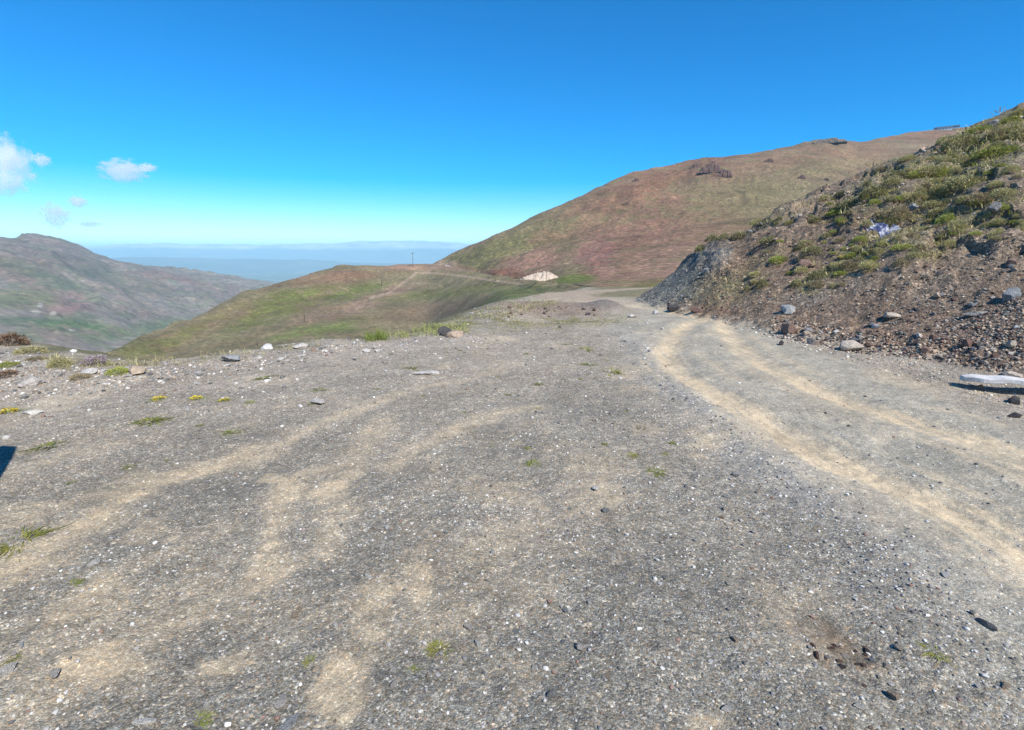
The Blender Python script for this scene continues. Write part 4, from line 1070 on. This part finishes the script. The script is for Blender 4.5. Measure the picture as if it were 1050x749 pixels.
# grass: one mass on the rim, the verge and the green parts of the bank
def grass():
    VV, QQ, CC = [], [], []; off = 0
    def put(p, n, rad, h, w, lean, cols, sd):
        nonlocal off
        V, Q, c = blades(n, rad, h, w, lean, cols, sd); V = V+np.array([[p[0], p[1], p[2]-.01]])
        VV.append(V); QQ.append(Q+off); CC.append(c); off += len(V)
    tall = G1+[(.42, .38, .18), (.36, .34, .14)]
    for p in scatter_px(200, [(372, 345), (420, 338), (455, 333), (480, 330), (480, 342), (440, 345), (378, 351)], 40):
        put(p, 12, .07, random.uniform(.06, .17), .006, .8, tall, random.randrange(9999))
    for p in scatter_px(16, [(375, 346), (395, 343), (395, 349), (378, 350)], 40):
        put(p, 22, .07, random.uniform(.16, .30), .007, .7, [(.16, .22, .04), (.20, .25, .06)], random.randrange(9999))
    for p in scatter_px(260, [(455, 335), (500, 325), (560, 327), (640, 322), (640, 331), (590, 337), (520, 341), (455, 345)], 40):
        put(p, 11, .10, random.uniform(.03, .08), .007, 1.2, O1+D1+G1+[(.30, .27, .13)], random.randrange(9999))
    for p in scatter_px(170, [(460, 330), (520, 309), (560, 306), (575, 311), (520, 324)], 60):
        put(p, 11, .12, random.uniform(.04, .11), .010, 1.1, O1+D1+G1, random.randrange(9999))
    for p in scatter_px(140, [(40, 362), (140, 372), (240, 362), (330, 350), (330, 356), (200, 374), (60, 380)], 30):
        put(p, 10, .06, random.uniform(.05, .14), .006, 1.0, O1+D1, random.randrange(9999))
    for cx, cy, rx, ry, rot, st in GREEN_ZONES:
        n = int(rx*ry*.05*st); a = math.radians(rot)
        u = rng.normal(0, .5, (n, 2)); X = cx+u[:, 0]*rx*math.cos(a)-u[:, 1]*ry*math.sin(a); Y = cy+u[:, 0]*rx*math.sin(a)+u[:, 1]*ry*math.cos(a)
        ok = (X < 1060)
        for p in hit(X[ok], Y[ok], 60):
            if p is None or p[3] > 50: continue
            put(p, 16, .012*p[3], random.uniform(.006, .012)*p[3], .0011*p[3], 1.2, random.choice([D1+Y1, O1+D1, D1+O1, O1+Y1]), random.randrange(9999))
    tag(obj('grass', raw_mesh('grass', np.concatenate(VV), np.concatenate(QQ), False, np.concatenate(CC)), M_LEAF), kind='stuff')
grass()

# ================================================================== board, sheet, poles, building, outcrop, vehicle
M_BOARD = mat_plain('weathered_pale_board', (.56, .55, .53), .8, .2, .30, 5, .01)
def board():
    a = Vector((*[float(q) for q in flat(986, 388, .085)], .085)); b = Vector((*[float(q) for q in flat(1092, 396.5, .10)], .10))
    d = (b-a); L = d.length; n = 26; me_v = []; me_f = []
    s = Vector((-d.y, d.x, 0)).normalized(); up = Vector((0, 0, 1))
    for i in range(n+1):
        t = i/n; wdt = .15*(.62+.38*min(1, t*5)) + .012*math.sin(t*9); th = .028
        c = a + d*t + up*(.022*math.sin(t*math.pi)+.006*math.sin(t*17)-.0)
        for e, f in ((-1, -1), (1, -1), (1, 1), (-1, 1)):
            me_v.append(c + s*(e*wdt) + up*(f*th - e*.008))
    for i in range(n):
        for k in range(4): me_f.append((i*4+k, i*4+(k+1) % 4, i*4+4+(k+1) % 4, i*4+4+k))
    me_f += [(3, 2, 1, 0), tuple(n*4+k for k in range(4))]
    me = bpy.data.meshes.new('board'); me.from_pydata(me_v, [], me_f); me.update()
    o = obj('board', me, M_BOARD); o.modifiers.new('bevel', 'BEVEL').width = .006
    tag(o, 'long pale weathered board raised on stones beside the road at the right edge', 'board')
    for t, w in ((.22, .11), (.72, .13)):
        c = a+d*t; z = hz(c.x, c.y)
        stone_at((c.x+.02, c.y+.03, z), w, 'tan', ['tan rock under the left end of the pale board', 'tan rock under the right part of the pale board'][t > .5], None, 'rock', 'rock', .62, .1)
board()

def sheet():
    p = hits([(905, 238)])[0]; n = 34; s = 21*mpp(p)
    t = NT('blue_white_sheet'); c = t.mix(t.ramp(t.noise(7.5, 3, .5), [(.46, 0), (.54, 1)]), (.085, .10, .19), (.33, .35, .41)); t.base(c); t.b.inputs['Roughness'].default_value = .45
    gx, gy = np.meshgrid(np.linspace(-.5, .5, n), np.linspace(-.5, .5, n))
    rr = np.hypot(gx, gy)*2
    X = gx*(.8+.25*fbm(gx*3, gy*3, 2, 701)); Y = gy*(1.2+.3*fbm(gx*3, gy*3, 2, 711))
    Z = .16*(1-rr**2*.4)+.12*ridged(gx*3.2, gy*3.2, 3, 721)
    th = R(30); Xr = X*math.cos(th)-Y*math.sin(th); Yr = X*math.sin(th)+Y*math.cos(th)
    wx = p[0]+Xr*s; wy = p[1]+Yr*s; wz = H(wx.ravel(), wy.ravel()).reshape(wx.shape)+.03+np.maximum(Z, 0)*s
    i = np.arange(n-1)[:, None]*n+np.arange(n-1)[None]
    me = raw_mesh('plastic_sheet', np.stack([wx-p[0], wy-p[1], wz-p[2]], -1).reshape(-1, 3), np.stack([i, i+1, i+n+1, i+n], -1).reshape(-1, 4), True)
    o = obj('plastic_sheet', me, t.m, None, p[:3]); sm = o.modifiers.new('solid', 'SOLIDIFY'); sm.thickness = .006
    tag(o, 'crumpled blue and white sheet caught on the dark bank', 'sheet')
sheet()

M_WOOD = mat_plain('dark_pole_wood', (.12, .10, .085), .85, .2, .2, 3)
M_METAL = mat_plain('grey_metal', (.20, .20, .20), .5, .4, .1, 5, 0, .6)
POLES = [(423, 273.5, 14, 'thin utility pole on the crest of the spur against the blue valley'), (391, 293.5, 13, 'utility pole on the reddish slope below the crest one'), (313, 329.5, 14, 'utility pole standing on the green part of the spur'), (265, 355, 12, 'utility pole lowest on the spur just above the stony rim')]
for px, py, hp, lab in POLES:
    b = land_hit('hill', px, py); r = math.hypot(b.x, b.y); h = hp*r/F*1.0
    t = empty('utility_pole', b, math.atan2(-b.x, b.y)+.5); tag(t, lab, 'utility pole', 'utility poles crossing the spur')
    w_ = max(.09, .00045*r)
    m = MB(); m.tube((0, 0, -.6), (0, 0, h), w_, w_*.75); m.build('post', M_WOOD, t, 0, True)
    m = MB(); m.box(-h*.13, -w_*.6, h*.90, h*.13, w_*.6, h*.90+w_*1.2); m.build('crossarm', M_WOOD, t)
    for e in (-1, 0, 1):
        m = MB(); m.tube((e*h*.11, 0, h*.90+w_*1.2), (e*h*.11, 0, h*.90+w_*2.6), w_*.45); m.build('insulator', M_METAL, t)

def building():
    b = land_hit('mountain', 970, 133.2); r = math.hypot(b.x, b.y); k = r/F
    t = empty('summit_building', b, math.atan2(-b.x, b.y)); tag(t, 'tiny low white building on the far right mountain top', 'building')
    mw = mat_plain('white_wall', (.70, .70, .70), .8, .2, .08, .2); mr = mat_plain('slate_roof', (.16, .18, .24), .7, .3, .1, .2); mg = mat_plain('window_glass', (.05, .06, .08), .2, .5, .05, .2)
    W = 15*k*.5; D = 4*k; Hh = 1.3*k
    m = MB(); m.box(-W*.7, -D/2, -2*k, W*.45, D/2, Hh); m.build('wall', mw, t)
    m = MB(); m.box(-W, -D*.6, Hh, W*1.0, D*.6, Hh+.8*k); m.build('roof', mr, t)
    for i in range(4):
        m = MB(); x = -W*.6+i*W*.27; m.box(x, -D/2-.05*k, Hh*.35, x+W*.13, -D/2+.02*k, Hh*.75); m.build('window', mg, t)
building()

M_CRAG = mat_col('crag_rock', .95, .25, .3, .4)
def outcrop(px, py, wpx, hpx, cols, label, seed, name='rock_outcrop', prof_lo=.35, mat=None, group=None):
    b = land_hit('mountain', px, py); r = math.hypot(b.x, b.y); k = r/F*1.05
    n, q = (120, 60) if wpx > 25 else (60, 36)
    u, v = np.meshgrid(np.linspace(-1, 1, n), np.linspace(-1, 1, q))
    env = np.clip(1-np.abs(u)**2.5, 0, 1)*np.clip(1-np.abs(v)**2, 0, 1)
    prof = prof_lo+(1-prof_lo)*sstep(-1, .4, u+.3*gnoise(u*3, v, seed))
    sc = max(1.4, wpx/13)
    Z = env**.55*prof*hpx*k*(.62+.45*ridged(u*sc, v*sc*.5+seed, 5, seed+10)) - .8*k
    X = u*wpx*.5*k; Y = v*max(wpx*.17, hpx*.5)*k + .6*k*fbm(u*6, v*3, 3, seed+20)
    i = np.arange(q-1)[:, None]*n+np.arange(n-1)[None]
    w = fbm(u*5, v*5, 4, seed+30).ravel()
    c = lerp(np.tile(np.array(cols[0]), (n*q, 1)), cols[1], sstep(.1, .8, w)*.7)
    me = raw_mesh(name, np.stack([X, Y, Z], -1).reshape(-1, 3), np.stack([i, i+1, i+n+1, i+n], -1).reshape(-1, 4), True, c)
    o = obj(name, me, mat or M_CRAG, None, b, (0, 0, math.atan2(-b.x, b.y)))
    tag(o, label, 'outcrop', group)
outcrop(550, 291.5, 48, 14, [(.50, .41, .33), (.33, .24, .175)], 'whitish tan rock outcrop at the foot of the red mountain', 731)
DC = [(.12, .072, .06), (.20, .12, .09)]
outcrop(727, 176, 20, 11, DC, 'biggest dark red crag near the top of the mountain', 771)
outcrop(741, 181, 15, 8, DC, 'dark crag just right of and below the biggest one', 781)
outcrop(712, 172, 10, 5, DC, 'small dark crag left of the biggest one', 791)
outcrop(652, 186, 8, 4, DC, 'small lone dark crag on the left shoulder of the mountain', 801)
outcrop(641, 209, 9, 3, DC, 'flat dark rock band halfway up the mountain', 811)
outcrop(787, 166, 9, 4, DC, 'little dark crag right of the big crags under the crest', 821)
outcrop(821, 183, 8, 4, DC, 'dark rock on the green upper mountain side, left of a tinier one', 831)
outcrop(846, 185, 5, 3, DC, 'tiny dark rock right of the other one on the green upper side', 841)
outcrop(846, 146, 30, 5, [(.15, .115, .09), (.22, .16, .12)], 'low rocky hump on the mountain skyline', 851)
outcrop(456, 277, 16, 6, [(.36, .29, .25), (.26, .18, .14)], 'greyish pale outcrop at the left foot of the mountain', 861)

def camper():
    """the vehicle parked left of the view, whose shadow reaches into the picture"""
    t = empty('parked_van', (-3.95, -.14, 0), math.pi); tag(t, 'van parked out of view whose black shadow enters at the left edge', 'van')
    paint = mat_plain('van_paint', (.20, .21, .22), .32, .5, .05, 1.5); glass = mat_plain('dark_glass', (.02, .024, .028), .08, .6, .02, 2); rub = mat_plain('tyre_rubber', (.03, .03, .03), .85, .2, .1, 20); lamp = mat_plain('lamp_lens', (.75, .75, .72), .12, .6, .03, 4)
    prof = [(-2.5, .38), (2.42, .38), (2.52, .55), (2.55, 1.02), (2.42, 1.18), (2.18, 1.98), (2.0, 2.1), (-2.40, 2.1), (-2.5, 1.95)]
    V = []; Fs = []; n = len(prof)
    for e in (-1.0, 1.0):
        for y, z in prof:
            V.append((e*(.98 if z < 1.15 else .98-.13*(z-1.15)), y, z))
    for k in range(n): Fs.append((k, (k+1) % n, n+(k+1) % n, n+k))
    Fs += [tuple(range(n)), tuple(range(2*n-1, n-1, -1))]
    m = MB(); m.add(V, Fs); bd = m.build('body', paint, t, .09); bd.modifiers['bevel'].segments = 4; [setattr(p, 'use_smooth', True) for p in bd.data.polygons]; bd.data.set_sharp_from_angle(angle=R(50))
    for x in (-.92, .92):
        for y in (-1.55, 1.55):
            wq = MB(); wq.tube((x-.11, y, .34), (x+.11, y, .34), .34, n=28); wh = wq.build('wheel', rub, t, .02, False)
            rq = MB(); sx = math.copysign(1, x); rq.tube((x+sx*.08, y, .34), (x+sx*.125, y, .34), .21, n=24); rq.build('rim', M_METAL, wh)
    m = MB(); m.add([(-.82, 2.415, 1.24), (.82, 2.415, 1.24), (.76, 2.222, 1.90), (-.76, 2.222, 1.90), (-.82, 2.39, 1.24), (.82, 2.39, 1.24), (.76, 2.19, 1.90), (-.76, 2.19, 1.90)], [(0, 1, 2, 3), (7, 6, 5, 4), (0, 4, 5, 1), (1, 5, 6, 2), (2, 6, 7, 3), (3, 7, 4, 0)]); m.build('windscreen', glass, t)
    for e in (-1, 1):
        for y0, y1 in ((1.05, 1.95), (-.2, .95), (-2.2, -.35)):
            m = MB(); x0, x1 = e*.975, e*.90; m.add([(x0+e*.01, y0, 1.22), (x0+e*.01, y1, 1.22), (x1+e*.006, y1-.12*(y1 > 1.9), 1.82), (x1+e*.006, y0, 1.82), (x0-e*.04, y0, 1.22), (x0-e*.04, y1, 1.22), (x1-e*.04, y1-.12*(y1 > 1.9), 1.82), (x1-e*.04, y0, 1.82)], [(0, 1, 2, 3), (7, 6, 5, 4), (0, 4, 5, 1), (1, 5, 6, 2), (2, 6, 7, 3), (3, 7, 4, 0)]); m.build('window', glass, t)
        m = MB(); m.box(e*.62-.16, 2.50, .72, e*.62+.16, 2.575, .92); m.build('headlight', lamp, t, .02)
        m = MB(); m.tube((e*.95, 1.95, 1.25), (e*1.10, 1.98, 1.28), .02); a, b_ = sorted((e*1.08, e*1.24)); m.box(a, 1.93, 1.20, b_, 2.03, 1.46); m.build('mirror', rub, t)
    m = MB(); m.box(-1.0, 2.47, .36, 1.0, 2.64, .60); m.build('bumper', rub, t, .03)
    m = MB(); m.box(-.98, -2.60, .40, .98, -2.47, .62); m.build('bumper', rub, t, .03)
    m = MB(); m.add([(-.72, -2.512, 1.22), (.72, -2.512, 1.22), (.66, -2.512, 1.84), (-.66, -2.512, 1.84), (-.72, -2.47, 1.22), (.72, -2.47, 1.22), (.66, -2.45, 1.84), (-.66, -2.45, 1.84)], [(0, 1, 2, 3), (7, 6, 5, 4), (0, 4, 5, 1), (1, 5, 6, 2), (2, 6, 7, 3), (3, 7, 4, 0)]); m.build('rear_window', glass, t)
    red = mat_plain('red_lens', (.30, .015, .012), .2, .5, .05, 6)
    for e in (-1, 1):
        m = MB(); m.box(e*.87-.07, -2.53, .80, e*.87+.07, -2.46, 1.16); m.build('tail_light', red, t, .015)
        m = MB(); m.box(e*.992-.006, -2.30, .52, e*.992+.006, 2.25, .60); m.build('side_moulding', rub, t)
        for y in (-.28, 1.0): m = MB(); m.box(e*.9835-.003, y-.006, .62, e*.9835+.003, y+.006, 1.15); m.build('door_seam', rub, t)
        m = MB(); m.box(e*.995-.014, .78, 1.02, e*.995+.014, .94, 1.055); m.build('door_handle', rub, t, .006)
    m = MB()
    for y in (-2.2, -.9, 0.4, 1.75): m.tube((-.86, y, 2.19), (.86, y, 2.19), .03)
    for x in (-.78, .78): m.tube((x, -2.35, 2.17), (x, 1.9, 2.17), .025); [m.tube((x, y, 2.05), (x, y, 2.19), .025) for y in (-2.2, -.9, .4, 1.75)]
    m.build('roof_rack', M_METAL, t)
camper()

# clouds: small fair-weather clouds far off, above the haze
def cloud(px, py, wpx, hpx, r, dens, label, seed):
    x, y, u = [float(q) for q in ray(px, py)]; h = math.hypot(x, y); k = math.sqrt(x*x+y*y+u*u)/h*r/F*math.cos(math.atan2(x, F))
    V, T = ico(4)
    n = fbm(V[:, 0]*1.4+seed, V[:, 1]*1.4+V[:, 2]*1.7, 4, seed)
    V = V*(1+.35*n)[:, None]
    me = raw_mesh('cloud', V, T, True)
    t = NT('cloud_vapour'); t.N.remove(t.b)
    pv = t.n('ShaderNodeVolumePrincipled'); pv.inputs['Color'].default_value = (1, 1, 1, 1); pv.inputs['Anisotropy'].default_value = .2
    tc = t.coord(); nz = t.noise(2.4, 5, .62, tc)
    le = t.n('ShaderNodeVectorMath', operation='LENGTH'); t.l(tc, le.inputs[0])
    f = t.math('SUBTRACT', t.math('MULTIPLY', nz, 2.3), t.math('ADD', t.math('MULTIPLY', le.outputs['Value'], .80), .46))
    d = t.math('MULTIPLY', t.math('MULTIPLY', f, 5.0, True), dens/(wpx*k))
    t.l(d, pv.inputs['Density']); t.l(pv.outputs[0], t.out.inputs['Volume'])
    o = obj('cloud', me, t.m, None, (x/h*r, y/h*r, CAMZ+u/h*r), (0, 0, math.atan2(-x, y)), (wpx*k*.5*1.25, wpx*k*.45, hpx*k*.5*1.35))
    tag(o, label, 'cloud', 'small clouds over the valley')
for q in [(4, 168, 38, 48, 9000, 7, 'large white cloud cut by the left edge of the sky', 1), (127, 175, 36, 18, 9500, 5, 'flat white cloud alone right of the others', 2), (80, 207, 14, 9, 11500, 7, 'tiny bright cloud puff between the larger ones', 3), (57, 221, 23, 21, 13500, 4.5, 'faint grey white cloud lowest over the left mountain', 4), (43, 164, 14, 10, 9000, 3.2, 'faint wisp right beside the large white cloud', 5), (152, 172, 13, 7, 9500, 4.0, 'faint wisp at the tip of the flat white cloud', 6), (92, 230, 20, 5, 14500, 3.2, 'thin bluish streak of cloud low over the left mountain', 7)]:
    cloud(*q)

# ------------------------------------------------------------------ sun, sky, haze, camera
SUN_EL = 46.0; SUN_AZ = 180-34.0      # azimuth clockwise from +Y (the sun stands behind the camera, to its right)
w = bpy.data.worlds.new('World'); S.world = w; w.use_nodes = True
nt = w.node_tree; bg = nt.nodes['Background']
sky = nt.nodes.new('ShaderNodeTexSky'); sky.sky_type = 'NISHITA'; sky.sun_disc = False
sky.sun_elevation = R(SUN_EL); sky.sun_rotation = R(SUN_AZ); sky.altitude = 2300; sky.air_density = 1.0; sky.dust_density = .15; sky.ozone_density = 4.0
hs = nt.nodes.new('ShaderNodeHueSaturation'); hs.inputs['Saturation'].default_value = 1.6; hs.inputs['Hue'].default_value = .5
gm = nt.nodes.new('ShaderNodeGamma'); gm.inputs['Gamma'].default_value = 1.0
nt.links.new(sky.outputs[0], gm.inputs['Color']); nt.links.new(gm.outputs[0], hs.inputs['Color']); nt.links.new(hs.outputs[0], bg.inputs['Color'])
bg.inputs['Strength'].default_value = .15
sl = bpy.data.lights.new('sun', 'SUN'); sl.energy = 5.0; sl.angle = R(.5); sl.color = (1, .945, .855)
so = bpy.data.objects.new('sun', sl); COL.objects.link(so)
az = R(SUN_AZ); el = R(SUN_EL)
tosun = Vector((math.sin(az)*math.cos(el), math.cos(az)*math.cos(el), math.sin(el)))
so.rotation_euler = tosun.to_track_quat('Z', 'Y').to_euler()

hb = MB(); hb.box(-42000, -3000, -640, 42000, 42000, 420)
t = NT('haze_air'); t.N.remove(t.b)
pv = t.n('ShaderNodeVolumePrincipled')
pv.inputs['Color'].default_value = (.46, .80, 1.0, 1); pv.inputs['Density'].default_value = 7.8e-5
pv.inputs['Density Attribute'].default_value = ''
pv.inputs['Anisotropy'].default_value = -.28
t.l(pv.outputs[0], t.out.inputs['Volume'])
tag(hb.build('haze', t.m), kind='stuff')

cam = bpy.data.cameras.new('camera'); co = bpy.data.objects.new('camera', cam); COL.objects.link(co)
cam.sensor_width = 36; cam.lens = 18; cam.clip_start = .05; cam.clip_end = 150000
co.location = (0, 0, CAMZ); co.rotation_euler = (R(90)-TH, 0, 0); S.camera = co
S.view_settings.view_transform = 'Standard'; S.view_settings.look = 'None'; S.view_settings.gamma = 1; S.view_settings.exposure = 0.40
S.view_settings.use_curve_mapping = False
S.cycles.use_denoising = True; S.cycles.denoiser = 'OPENIMAGEDENOISE'; S.cycles.denoising_input_passes = 'RGB_ALBEDO_NORMAL'; S.cycles.denoising_prefilter = 'NONE'
S.cycles.max_bounces = 12; S.cycles.diffuse_bounces = 3; S.cycles.volume_bounces = 8; S.cycles.transparent_max_bounces = 8
S.cycles.volume_step_rate = 5; S.cycles.volume_max_steps = 64
